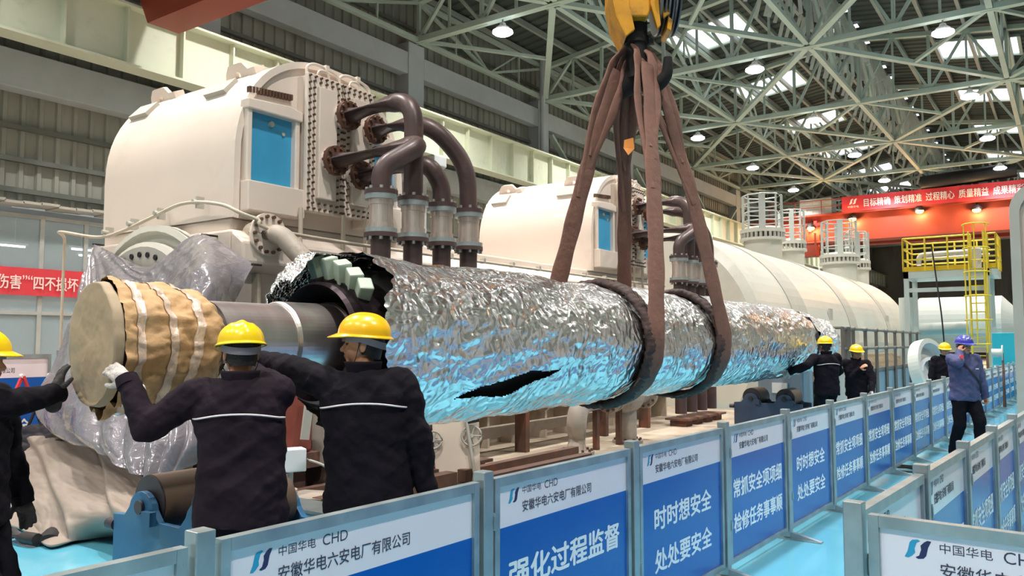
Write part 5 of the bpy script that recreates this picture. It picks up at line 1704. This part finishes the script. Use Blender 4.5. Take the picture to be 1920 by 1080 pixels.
b = MB(); bent_pipe(b, [(-4.6, 33, zp + 0.3), (-4.6, 33, zp + 0.7), (-2.4, 33, zp + 0.75)], 0.09, 0.2); b.cyl((-4.4, 32.7, zp + 0.5), (-2.3, 32.7, zp + 0.55), 0.06); b.cyl((-2.75, 32.6, zp + 0.02), (-2.75, 32.6, zp + 0.75), 0.2); b.ell((-2.75, 32.6, zp + 0.75), (0.2, 0.2, 0.12)); b.build('pipework', M['bandgrey'], pf)
MB().sweep(curve_pts([(-4.0, 31.7, zp + 0.9), (-3.85, 31.65, zp - 0.6), (-3.75, 31.6, 2.6), (-3.7, 31.6, 1.6)], 20), 0.025, 6).build('cable', M['dark'], pf)
t = thing('white_tank', 'white horizontal tank under the yellow railed platform', 'tank', (-3.8, 37.5, 0))
b = MB(); b.lathe((-5.7, 38.0, 2.4), (1, 0, 0), [(0, 0), (.1, .8), (.4, 1.15), (3.4, 1.15), (3.8, .7), (3.9, 0)], 36); b.build('shell', M['tank'], t)
for x_ in (-5.0, -2.9): MB().span((x_, 37.5, 0), (x_ + 0.3, 38.5, 1.4)).build('saddle', M['tank'], t)
b = MB(); b.cyl((-5.2, 34.6, 2.15), (-3.2, 34.6, 2.2), 0.24, n=20); b.cyl((-5.25, 34.6, 0), (-5.25, 34.6, 3.4), 0.34, n=20); b.build('feed_pipe', M['tank'], t)
t = thing('grey_tank', 'second horizontal tank right of the platform, half hidden by the beige cabinet', 'tank', (0.0, 40, 0))
b = MB(); b.lathe((-1.9, 40.0, 2.35), (1, 0, 0), [(0, 0), (0.1, .7), (.3, 1.05), (4.4, 1.05), (4.6, 0)], 36); b.build('shell', M['tank'], t)
for x_ in (-1.4, 1.4): MB().span((x_, 39.4, 0), (x_ + 0.3, 40.6, 1.45)).build('saddle', M['tank'], t)
b = MB(); b.box((-1.0, 38.9, 2.7), (0.2, 0.15, 0.45)); b.build('gauge', M['dark'], t)
c = at(1885, 640, Y=28.6)
t = thing('teal_container', 'teal container behind the blue helmeted man, beside the beige cabinet', 'container', (c.x, 29.5, 0))
b = MB(); b.span((c.x - 0.35, 28.6, 0.0), (c.x + 1.6, 30.4, 1.95)); b.build('body', M['teal'], t, bevel=0.02)
b = MB(); b.span((c.x - 0.32, 28.57, 0.6), (c.x + 1.57, 28.6, 0.95)); b.build('band', M['white'], t)
c = at(1868, 662, Y=24)
t = thing('cable_reel', 'pale cable reel just right of the blue helmeted man', 'reel', (c.x, 24, 0))
b = MB(); b.cyl((c.x - 0.1, 24, c.z), (c.x + 0.12, 24, c.z), 0.11, n=24); b.cyl((c.x + 0.12, 24, c.z), (c.x + 0.15, 24, c.z), 0.2, n=24); b.build('drum', M['tank'], t)
b = MB(); b.beam((c.x + 0.14, 24, c.z), (c.x + 0.14, 23.7, 0), 0.04); b.beam((c.x + 0.14, 24, c.z), (c.x + 0.14, 24.3, 0), 0.04); b.beam((c.x - 0.2, 24, c.z), (c.x - 0.2, 23.8, 0), 0.05); b.beam((c.x - 0.2, 24, c.z), (c.x - 0.2, 24.2, 0), 0.05); b.build('reel_frame', M['rustbeam'], t)

# tall beige machine cover at the right edge
c = at(1897, 520, Y=10.8); zt = at(1920, 350, Y=10.8).z + 0.05
t = thing('beige_housing', 'tall beige housing with rounded corner cut off by the right picture edge', 'housing', (c.x + 0.9, 11, 0))
def rrect(x0, x1, z0, z1, r, y):
    pts = [(x0, y, z0), (x1, y, z0)]
    for i in range(9): a = R(90 * i / 8); pts.append((x1 - r + r * math.cos(a), y, z1 - r + r * math.sin(a)))
    for i in range(9): a = R(90 + 90 * i / 8); pts.append((x0 + r + r * math.cos(a), y, z1 - r + r * math.sin(a)))
    return pts
b = MB(); b.prism(rrect(c.x, c.x + 2.2, 0, zt, 0.32, 10.85), (0, 0.9, 0)); b.build('shell', M['beigecab'], t, bevel=0.02)
b = MB(); o_, i_ = rrect(c.x, c.x + 2.2, 0, zt, 0.32, 10.8), rrect(c.x + 0.1, c.x + 2.1, 0.1, zt - 0.1, 0.26, 10.8)
n = len(o_); vs = o_ + i_ + [(x, y + 0.06, z) for x, y, z in o_] + [(x, y + 0.06, z) for x, y, z in i_]
fs = []
for i in range(n):
    j = (i + 1) % n
    fs += [(i, j, n + j, n + i), (2 * n + i, 2 * n + j, j, i), (n + i, n + j, 3 * n + j, 3 * n + i)]
b.add(vs, fs, False); b.build('edge_frame', M['bandgrey'], t)
# coiled cable in the aisle
c = at(1690, 880, z=0.02)
o = MB().sweep([(c.x + (0.16 + 0.04 * (i // 24)) * math.cos(2 * math.pi * i / 24) * 1.3, c.y + (0.2 + 0.03 * (i // 24)) * math.sin(2 * math.pi * i / 24), 0.02 + 0.008 * (i // 24)) for i in range(60)], 0.012, 6).build('coiled_cable', M['dark'])
tag(o, 'thin dark cable coiled on the turquoise aisle floor between the barrier rows', 'cable')

# ------------------------------------------------------------------ people


def rcone(mb, p, q, r0, r1, n=14, m=5):
    """capsule with two radii"""
    p, q = Vector(p), Vector(q)
    d = (q - p); L = d.length
    if L < 1e-6: return mb.ell(p, (r0, r0, r0))
    d /= L
    a, b = frame_of(d)
    rings = []
    for i in range(m + 1):
        t = math.pi / 2 * (1 - i / m); rings.append((-math.sin(t) * r0, math.cos(t) * r0))
    for i in range(1, 4): rings.append((L * i / 4, r0 + (r1 - r0) * i / 4))
    for i in range(m + 1):
        t = math.pi / 2 * i / m; rings.append((L + math.sin(t) * r1, math.cos(t) * r1))
    vs = []; fs = []
    for (h, r) in rings:
        r = max(r, 1e-4)
        vs += [p + d * h + (a * math.cos(2 * math.pi * k / n) + b * math.sin(2 * math.pi * k / n)) * r for k in range(n)]
    nr = len(rings)
    for i in range(nr - 1):
        for k in range(n):
            fs.append((i * n + k, i * n + (k + 1) % n, (i + 1) * n + (k + 1) % n, (i + 1) * n + k))
    fs.append(tuple(range(n))[::-1]); fs.append(tuple(range((nr - 1) * n, nr * n)))
    mb.add(vs, fs, True)
    return mb


def loft(mb, secs, n=28, cap=True):
    """closed stack of ellipses (center, rx, ry) in level planes, squared a little"""
    vs = []; fs = []
    for (c, rx, ry) in secs:
        for k in range(n):
            t = 2 * math.pi * k / n
            x, y = math.cos(t), math.sin(t)
            vs.append((c[0] + rx * math.copysign(abs(x) ** 0.85, x), c[1] + ry * math.copysign(abs(y) ** 0.85, y), c[2]))
    for i in range(len(secs) - 1):
        for k in range(n):
            fs.append((i * n + k, i * n + (k + 1) % n, (i + 1) * n + (k + 1) % n, (i + 1) * n + k))
    fs.append(tuple(range(n))[::-1]); fs.append(tuple(range((len(secs) - 1) * n, len(secs) * n)))
    mb.add(vs, fs, True)


def solidify_body(mb, name, mats, parent, voxel, smooth=3, wrinkle=0.0, seed=0, pick=None):
    """one continuous skin over everything collected in mb"""
    o = mb.build(name, mats[0], None, local=True)
    r = o.modifiers.new('skin', 'REMESH'); r.mode = 'VOXEL'; r.voxel_size = voxel; r.use_smooth_shade = True
    if smooth:
        s = o.modifiers.new('soft', 'SMOOTH'); s.factor = 0.5; s.iterations = smooth
    dg = bpy.context.evaluated_depsgraph_get()
    me = bpy.data.meshes.new_from_object(o.evaluated_get(dg))
    old = o.data; o.modifiers.clear(); o.data = me; bpy.data.meshes.remove(old)
    me.name = name
    n = len(me.vertices)
    if wrinkle:
        co = np.empty(n * 3); me.vertices.foreach_get('co', co); co = co.reshape(-1, 3)
        no = np.empty(n * 3); me.vertices.foreach_get('normal', no); no = no.reshape(-1, 3)
        for i in range(n):
            x, y, z = co[i]
            w = fbm((x * 7 + seed, y * 7, z * 9 + x * 5), 3) * 0.8 + (ridged((x * 4 + seed, y * 4, z * 8 - x * 5), 2) - 1.0) * 0.6
            co[i] += no[i] * w * wrinkle
        me.vertices.foreach_set('co', co.reshape(-1))
    me.materials.clear()
    for m_ in mats: me.materials.append(m_)
    if pick:
        mi = [pick(p.center) for p in me.polygons]
        me.polygons.foreach_set('material_index', mi)
    me.polygons.foreach_set('use_smooth', [True] * len(me.polygons))
    me.update()
    if parent is not None: o.parent = parent
    return o


def two_bone(a, c, L1, L2, bend):
    """elbow or knee between a and c, bent towards bend; c is pulled in if out of reach"""
    a, c = Vector(a), Vector(c)
    d = c - a; D = d.length
    if D > (L1 + L2) * 0.995:
        c = a + d * ((L1 + L2) * 0.995 / D); d = c - a; D = d.length
    x = (L1 * L1 - L2 * L2 + D * D) / (2 * D)
    h = math.sqrt(max(0, L1 * L1 - x * x))
    dn = d / D
    b = Vector(bend); b = (b - dn * b.dot(dn)).normalized()
    return a + dn * x + b * h, c


def hand_shape(mb, wrist, fdir, palm_n, side, curl=0.35, spread=0.06, fat=1.0):
    """palm, four unequal bent fingers and a thumb. fdir: towards the fingertips, palm_n: out of the palm, side: +1 thumb on fdir x palm_n"""
    f = Vector(fdir).normalized(); pn = Vector(palm_n); pn = (pn - f * pn.dot(f)).normalized()
    s = f.cross(pn) * side
    w = Vector(wrist)
    rcone(mb, w - f * 0.01, w + f * 0.045, 0.027 * fat, 0.03 * fat)
    for k in (-1.5, -0.5, 0.5, 1.5):
        rcone(mb, w + f * 0.02 + s * k * 0.012, w + f * 0.085 + s * k * 0.0195, 0.017 * fat, 0.0135 * fat, 10, 3)
    for k, L in ((1.5, 0.070), (0.5, 0.078), (-0.5, 0.072), (-1.5, 0.056)):
        p = w + f * 0.085 + s * k * 0.0195
        d = (f + s * k * spread).normalized()
        ang = 0.0
        for seg, (fl, r0, r1) in enumerate(((0.45, 0.0102, 0.0098), (0.31, 0.0098, 0.009), (0.24, 0.009, 0.0078))):
            ang += curl * (0.8 if seg == 0 else 1.1) * (1 + 0.12 * k)
            dd = (d * math.cos(ang) + pn * math.sin(ang)).normalized()
            q = p + dd * L * fl
            rcone(mb, p, q, r0 * fat, r1 * fat, 10, 3); p = q
    p = w + f * 0.025 + s * 0.026 + pn * 0.006
    d1 = (f * 0.6 + s * 0.75 + pn * 0.3).normalized(); d2 = (f * 0.9 + s * 0.3 + pn * 0.45).normalized()
    q = p + d1 * 0.042; rcone(mb, p, q, 0.0145 * fat, 0.0115 * fat, 10, 3); rcone(mb, q, q + d2 * 0.034, 0.0115 * fat, 0.0095 * fat, 10, 3)


def person(label, loc, face_deg, height=1.70, head_yaw=0.0, head_pitch=0.0, lean=(0, 0), lh=None, rh=None, lb=(-0.4, -0.5, -0.6), rb=(0.4, -0.5, -0.6),
           jacket='cloth_navy', trousers='trousers', helmet='helmet_y', hem=0.80, lglove=None, rglove=None, lf=None, rf=None, feet=((-0.11, 0.0), (0.11, 0.05)), piping=True,
           voxel=0.0085, fat=1.0, curl=(0.35, 0.35), seed=0.0, lpn=None, rpn=None, extras=None, group='workers in the hall'):
    """face_deg: heading of the chest. Poses are in the figure's own frame: x to its right, y ahead, z up; built for 1.70 m and scaled."""
    k = height / 1.70
    rz = R(face_deg - 90)
    LX, LY = lean
    def up(x, y, z):      # lean the trunk over the hips
        f = max(0.0, (z - 0.9) / 0.5)
        return Vector((x + LX * f, y + LY * f, z))
    hipL, hipR = Vector((-0.09, 0, 0.90)), Vector((0.09, 0, 0.90))
    anL, anR = Vector((feet[0][0], feet[0][1], 0.085)), Vector((feet[1][0], feet[1][1], 0.085))
    knL, anL = two_bone(hipL, anL, 0.425, 0.42, (0, 1, 0)); knR, anR = two_bone(hipR, anR, 0.425, 0.42, (0, 1, 0))
    shL, shR = up(-0.185, 0, 1.405), up(0.185, 0, 1.405)
    U1, U2 = 0.29, 0.26
    inv = Matrix.Rotation(-rz, 3, 'Z')
    def local(w):
        return inv @ (Vector(w) - Vector(loc)) / k
    lh = Vector(lh) if lh is not None else up(-0.30, 0.06, 0.84)
    rh = Vector(rh) if rh is not None else up(0.30, 0.06, 0.84)
    elL, wrL = two_bone(shL, lh, U1, U2, lb); elR, wrR = two_bone(shR, rh, U1, U2, rb)
    neck0, neck1 = up(0, -0.01, 1.42), up(0, 0.012, 1.50)
    hc = up(0, 0.022, 1.592)
    Hm = Matrix.Rotation(R(head_yaw), 3, 'Z') @ Matrix.Rotation(R(head_pitch), 3, 'X')

    def H(x, y, z): return hc + Hm @ Vector((x, y, z))
    # ---- body: one continuous surface from feet to head
    b = MB(); b.smooth = True
    rcone(b, hipL, knL, 0.082 * fat, 0.056 * fat); rcone(b, knL, anL, 0.054 * fat, 0.038)
    rcone(b, hipR, knR, 0.082 * fat, 0.056 * fat); rcone(b, knR, anR, 0.054 * fat, 0.038)
    loft(b, [(Vector((0, 0, 0.84)), 0.14 * fat, 0.10), (Vector((0, -0.005, 0.92)), 0.165 * fat, 0.112), (up(0, 0, 1.04), 0.142 * fat, 0.10), (up(0, 0, 1.18), 0.155 * fat, 0.108), (up(0, 0, 1.30), 0.168 * fat, 0.112), (up(0, -0.005, 1.40), 0.15, 0.09), (up(0, -0.008, 1.445), 0.075, 0.062)])
    for s_, e_, w_ in ((shL, elL, wrL), (shR, elR, wrR)):
        rcone(b, s_, e_, 0.052, 0.040); rcone(b, e_, w_, 0.040, 0.027)
    rcone(b, neck0, neck1, 0.058, 0.054)
    # head
    b.ell((0, 0, 0), (0.0, 0.0, 0.0)) if False else None
    def hell(c, r):
        i0 = len(b.v); b.ell((0, 0, 0), r, 22, 14)
        for i in range(i0, len(b.v)): b.v[i] = tuple(H(*(Vector(c) + Vector(b.v[i]))))
    hell((0, -0.008, 0.032), (0.076, 0.095, 0.082)); hell((0, 0.018, -0.035), (0.062, 0.068, 0.075)); hell((0, 0.042, -0.082), (0.036, 0.036, 0.028))
    hell((-0.036, 0.045, -0.03), (0.026, 0.034, 0.04)); hell((0.036, 0.045, -0.03), (0.026, 0.034, 0.04))
    hell((0, 0.078, 0.022), (0.052, 0.014, 0.011))
    rcone(b, H(0, 0.082, 0.008), H(0, 0.103, -0.028), 0.009, 0.0135, 10, 3); hell((-0.011, 0.088, -0.032), (0.009, 0.011, 0.008)); hell((0.011, 0.088, -0.032), (0.009, 0.011, 0.008))
    hell((0, 0.080, -0.056), (0.024, 0.012, 0.007)); hell((0, 0.078, -0.066), (0.02, 0.012, 0.007))
    for s_ in (-1, 1):
        hell((s_ * 0.078, -0.012, -0.005), (0.009, 0.02, 0.032)); hell((s_ * 0.03, 0.074, 0.004), (0.014, 0.01, 0.009))
    # bare hands grow out of the same surface
    fl_ = Vector(lf).normalized() if lf is not None else (wrL - elL).normalized()
    fr_ = Vector(rf).normalized() if rf is not None else (wrR - elR).normalized()
    pl_ = Vector(lpn) if lpn is not None else Vector((1, 0.1, 0)); pr_ = Vector(rpn) if rpn is not None else Vector((-1, 0.1, 0))
    if not lglove: hand_shape(b, wrL, fl_, pl_, 1, curl[0])
    if not rglove: hand_shape(b, wrR, fr_, pr_, -1, curl[1])
    Hi = Hm.transposed()

    def pick(c):
        q = Hi @ (Vector(c) - hc)
        if abs(q.x) < 0.05 and q.y > 0.04 and -0.12 < q.z < 0.05:
            for s_ in (-1, 1):
                if abs(q.x - s_ * 0.031) < 0.013 and abs(q.z - 0.004) < 0.0055: return 1
                if abs(q.x - s_ * 0.031) < 0.021 and abs(q.z - 0.026 + abs(q.x) * 0.1) < 0.006: return 1
            if abs(q.x) < 0.022 and -0.069 < q.z < -0.052: return 2
        return 0
    body = solidify_body(b, 'person', [M['skin'], M['eye'], M['lip']], None, voxel * 0.72, 2, pick=pick)
    body.location = loc; body.rotation_euler = (0, 0, rz); body.scale = (k, k, k)
    tag(body, label, 'person', group)
    # ---- hair
    b = MB()
    for j in range(9):
        for i in range(25): pass
    def hairf(u, v):
        a = 2 * math.pi * u; t = v
        front = max(0, math.sin(a))
        low = -0.065 + 0.125 * front ** 0.5 + (0.02 if abs(math.sin(a)) < 0.4 else 0)
        z = 0.10 + (low - 0.10) * t
        zz = max(-0.99, min(0.99, (z - 0.032) / 0.089)); w = math.sqrt(max(0.02, 1 - zz * zz)) if z > 0.0 else math.sqrt(1 - (0.0 - 0.032) ** 2 / 0.089 ** 2) * (1 + (z) * 1.4)
        return H(0.0815 * math.cos(a) * w, -0.010 + 0.0985 * math.sin(a) * w, z)
    b.grid(hairf, 40, 12); b.build('hair', M['hair'], body, local=True)
    # ---- trousers
    b = MB(); b.smooth = True
    for h_, k_, a_ in ((hipL, knL, anL), (hipR, knR, anR)):
        rcone(b, h_ + Vector((0, 0, -0.03)), k_, 0.105 * fat, 0.083 * fat); rcone(b, k_, a_ + Vector((0, -0.005, -0.02)), 0.082 * fat, 0.07)
    loft(b, [(Vector((0, 0, 0.80)), 0.15 * fat, 0.11), (Vector((0, -0.005, 0.90)), 0.182 * fat, 0.13), (up(0, 0, 1.0), 0.165 * fat, 0.118), (up(0, 0, 1.06), 0.155 * fat, 0.112)])
    solidify_body(b, 'trousers', [M[trousers]], body, voxel * 1.3, 3, 0.014, seed)
    # ---- shoes
    for a_ in (anL, anR):
        b = MB(); b.smooth = True
        loft(b, [(Vector((a_.x, a_.y + 0.055, 0.002)), 0.046, 0.135), (Vector((a_.x, a_.y + 0.055, 0.03)), 0.048, 0.137), (Vector((a_.x, a_.y + 0.04, 0.06)), 0.044, 0.115), (Vector((a_.x, a_.y + 0.0, 0.095)), 0.042, 0.065), (Vector((a_.x, a_.y - 0.005, 0.13)), 0.04, 0.05)], 20)
        b.build('shoe', M['shoe'], body, local=True)
    # ---- jacket
    b = MB(); b.smooth = True
    loft(b, [(Vector((0, -0.005, hem)), 0.205 * fat, 0.148), (Vector((0, -0.005, hem + 0.03)), 0.208 * fat, 0.152), (up(0, -0.005, 0.98), 0.198 * fat, 0.145), (up(0, -0.003, 1.10), 0.196 * fat, 0.14), (up(0, -0.005, 1.24), 0.207 * fat, 0.142), (up(0, -0.008, 1.34), 0.21 * fat, 0.132), (up(0, -0.012, 1.405), 0.185, 0.11), (up(0, -0.014, 1.445), 0.12, 0.088), (up(0, -0.012, 1.475), 0.082, 0.075)])
    for s_, e_, w_ in ((shL, elL, wrL), (shR, elR, wrR)):
        sg = -1 if s_ is shL else 1
        rcone(b, up(sg * 0.10, -0.01, 1.40), s_ + Vector((0, 0, -0.01)), 0.078, 0.082); rcone(b, s_, e_, 0.084, 0.074); rcone(b, e_, e_.lerp(w_, 0.97), 0.074, 0.054)
    jk = solidify_body(b, 'jacket', [M[jacket]], body, voxel * 1.15, 3, 0.016, seed + 3)
    b = MB(); b.smooth = True
    n = 30
    def collar(u, v):
        a = 2 * math.pi * u
        r = 0.082 + 0.012 * v - 0.003; zz = 1.455 + 0.058 * v - 0.03 * max(0, math.sin(a)) * (1 - 0.3 * v)
        p = up(0, -0.010, zz); return Vector((p.x + r * math.cos(a), p.y + r * 0.95 * math.sin(a), zz))
    b.grid(collar, n, 4); b.build('collar', M[jacket], jk, solid=0.008, local=True)
    for e_, w_ in ((elL, wrL), (elR, wrR)):
        b = MB(); q = e_.lerp(w_, 0.93); d_ = (w_ - e_).normalized(); b.cyl(q, q + d_ * 0.05, 0.056, 0.052, n=20, caps=True); b.build('cuff', M[jacket], jk, local=True)
    if piping:
        pts = []
        for i in range(25):
            a = R(200 + 140 * i / 24)
            zz = 1.30 + 0.012 * math.cos((i - 12) * 0.26)
            c_ = up(0, -0.006, zz)
            sx, sy = math.cos(a), math.sin(a)
            pts.append(Vector((c_.x + 0.213 * fat * math.copysign(abs(sx) ** 0.85, sx), c_.y + 0.145 * math.copysign(abs(sy) ** 0.85, sy), zz)))
        b = MB(); b.sweep(pts, 0.0045, 8); b.build('piping', M['piping'], jk, local=True)
    # ---- gloves
    for gl, w_, f_, pn_, sd, cu, nm in ((lglove, wrL, fl_, pl_, 1, curl[0], 'l'), (rglove, wrR, fr_, pr_, -1, curl[1], 'r')):
        if gl:
            b = MB(); b.smooth = True; hand_shape(b, w_, f_, pn_, sd, cu, fat=1.2); rcone(b, w_ - f_ * 0.06, w_ + f_ * 0.01, 0.042, 0.036)
            solidify_body(b, 'glove', [M[gl]], body, 0.0055, 1, 0.0015, seed)
    # ---- helmet
    b = MB(); b.smooth = True
    def shell(u, v):
        a = 2 * math.pi * u; t = v * math.pi / 2
        rx, ry, rzz = 0.112, 0.136, 0.108
        ridge = 0.010 * math.exp(-((math.cos(a) * math.sin(t)) / 0.14) ** 2) * smoothstep(0.98, 0.75, v) + 0.004 * math.exp(-((math.cos(a) * math.sin(t) - 0.42) / 0.07) ** 2) + 0.004 * math.exp(-((math.cos(a) * math.sin(t) + 0.42) / 0.07) ** 2)
        st = math.sin(t) ** 0.88
        return H(rx * math.cos(a) * st, -0.004 + ry * math.sin(a) * st, 0.052 + (rzz + ridge) * math.cos(t) ** 0.9)
    b.grid(shell, 48, 16)
    def rim(u, v):
        a = 2 * math.pi * u
        front = smoothstep(0.25, 1.0, math.sin(a))
        o = (0.0 + 0.014 * v) + front * 0.036 * v
        return H((0.112 + o * 0.8) * math.cos(a), -0.004 + (0.136 + o) * math.sin(a), 0.053 - 0.012 * v - front * 0.012 * v)
    b2 = MB(); b2.smooth = True; b2.grid(rim, 48, 4)
    hm = b.build('helmet', M[helmet], body, local=True)
    b2.build('brim', M[helmet], hm, solid=0.005, local=True)
    b = MB(); b.smooth = True
    b.grid(lambda u, v: H(0.094 * math.cos(2 * math.pi * u), -0.006 + 0.112 * math.sin(2 * math.pi * u), 0.05 - 0.035 * v - 0.03 * max(0, -math.sin(2 * math.pi * u))), 36, 3)
    b.build('headband', M['strap_grey' if seed % 2 else 'strap'], hm, local=True)
    b = MB()
    b.sweep(curve_pts([H(-0.085, 0.0, 0.05), H(-0.086, 0.012, -0.04), H(-0.058, 0.03, -0.10), H(0, 0.045, -0.118), H(0.058, 0.03, -0.10), H(0.086, 0.012, -0.04), H(0.085, 0.0, 0.05)], 30), 0, 8, flat=(0.007, 0.002), ref=(0, 1, 0.2))
    b.build('chin_strap', M['strap'], hm, local=True)
    if extras: extras(body, jk, hm, dict(H=H, up=up, wrR=wrR, elR=elR, wrL=wrL, fr=fr_))
    return body


def lw(loc, deg, height, w):
    """a spot in the hall in a figure's own frame"""
    return Matrix.Rotation(-R(deg - 90), 3, 'Z') @ (Vector(w) - Vector(loc)) / (height / 1.70)


def ld(deg, d):
    return Matrix.Rotation(-R(deg - 90), 3, 'Z') @ Vector(d)


# A: back to the camera, both hands on the paper wrapped coupling
A = Vector((-3.30, 2.45, 0)); ad = 138
person('person in navy workwear and yellow helmet, back turned, white glove on the wrapped disc', A, ad, 1.70, head_yaw=16, head_pitch=-6, lean=(-0.02, 0.05),
       lh=lw(A, ad, 1.70, (-3.765, 2.13, 1.455)), rh=lw(A, ad, 1.70, (-3.78, 2.75, 1.55)), lb=(-0.7, -0.2, -0.8), rb=(0.6, -0.4, -0.6), jacket='cloth_navy', lglove='glove_w', rglove='glove_w',
       lf=ld(ad, (-0.55, -0.25, 0.45)), lpn=ld(ad, (-0.7, 0.35, -0.2)), hem=0.78, seed=1, curl=(0.3, 0.4), fat=1.04)
B_ = Vector((-2.96, 2.96, 0)); bd = 132
person('person in black workwear and amber helmet, arm stretched to the shaft, face in profile', B_, bd, 1.745, head_yaw=84, head_pitch=4, lean=(-0.03, 0.03),
       lh=lw(B_, bd, 1.745, (-3.78, 2.86, 1.56)), rh=(0.30, 0.02, 0.83), lb=(-0.2, -0.5, 0.5), rb=(0.5, -0.5, -0.4), jacket='cloth_black', helmet='helmet_o', lglove='glove_w', rglove='glove_w', hem=0.78, seed=3, fat=1.06)
C_ = Vector((-4.33, 1.69, 0)); cd = 40
person('person at the left edge in yellow helmet, dark gloved hand pushing the disc', C_, cd, 1.66, head_yaw=4,
       rh=lw(C_, cd, 1.66, (-4.36, 2.13, 1.385)), lh=(-0.3, 0.1, 0.85), lb=(-0.6, -0.4, -0.2), rb=(0.8, -0.2, -0.6), jacket='cloth_black', lglove='glove_d', rglove='glove_d',
       rf=ld(cd, (-0.15, 0.25, 0.95)), rpn=ld(cd, (0, 1, 0)), seed=5, curl=(0.15, 0.15), piping=False)
D_ = Vector((-3.30, 13.6, 0)); dd_ = 135
person('person in black workwear and yellow helmet, back turned, reaching to the rotor tail', D_, dd_, 1.70, head_yaw=5, lh=lw(D_, dd_, 1.70, (-3.75, 13.2, 1.18)), rh=lw(D_, dd_, 1.70, (-3.4, 14.05, 1.2)), lb=(-0.8, -0.3, -0.4), jacket='cloth_black', lglove='glove_w', rglove='glove_w', hem=0.8, seed=6, voxel=0.011)
E_ = Vector((-3.02, 14.45, 0)); ed = 305
person('person in black jacket and yellow helmet facing the camera, white gloved hand over the barrier', E_, ed, 1.57, head_pitch=-4, lh=(-0.16, 0.24, 0.93), rh=(0.02, 0.20, 1.30), lb=(-0.9, -0.3, -0.2), jacket='cloth_black', lglove='glove_w', rglove=None, seed=7, voxel=0.011, piping=False)
F_ = Vector((-2.06, 17.6, 0)); fd_ = 290
person('person in black with yellow helmet, mostly hidden behind the blue helmeted man', F_, fd_, 1.60, head_pitch=-6, jacket='cloth_black', seed=8, voxel=0.012, piping=False)
G_ = Vector((-1.33, 13.45, 0)); gd = 312


def g_extras(body, jk, hm, q):
    H, up = q['H'], q['up']
    w = q['wrR']; f = q['fr']
    b = MB(); c = H(0.088, 0.02, -0.035); b.beam(c + Hv(0.0, 0.0, 0.07), c + Hv(0.0, 0.02, -0.07), 0.012, 0.065, up=(1, 0, 0)); b.build('phone', M['dark'], body, local=True)
    b = MB(); b.sweep(curve_pts([up(0.14, -0.03, 1.46), up(0.10, 0.13, 1.36), up(0, 0.155, 1.22), up(-0.12, 0.15, 1.08), up(-0.2, 0.08, 0.96)], 24), 0, 8, flat=(0.016, 0.004), ref=(1, 0, 0.6)); b.build('shoulder_strap', M['strap'], jk, local=True)
    b = MB(); e = q['elR']; b.cyl(e + Vector((0, 0.06, 0.08)), e + Vector((0, 0.075, 0.082)), 0.03, n=16); b.build('arm_patch', M['redpatch'], jk, local=True)
    b = MB()
    for i in range(5): b.box(H(-0.05 + 0.025 * i, 0.115 - 0.01 * abs(i - 2), 0.105 + 0.006 * (i % 2)), (0.014, 0.01, 0.022 + 0.008 * (i % 2)))
    b.build('white_marks', M['white'], hm, local=True)
    b = MB(); b.box(up(-0.10, 0.145, 1.27), (0.05, 0.006, 0.014)); b.build('pocket_tag', M['white'], jk, local=True)


def Hv(x, y, z): return Vector((x, y, z))


person('person in slate blue jacket and blue helmet in the aisle, phone at the ear', G_, gd, 1.70, head_yaw=8, head_pitch=-2, rh=(0.135, 0.10, 1.50), rb=(0.7, 0.35, -0.8), lh=(-0.31, 0.03, 0.80), lb=(-0.5, -0.5, -0.2),
       rf=(-0.25, -0.1, 0.9), rpn=(-1, -0.1, 0), jacket='cloth_blue', helmet='helmet_b', hem=0.80, seed=9, voxel=0.010, piping=False, curl=(0.85, 0.5), feet=((-0.12, 0.12), (0.12, -0.14)), extras=g_extras, fat=1.06)
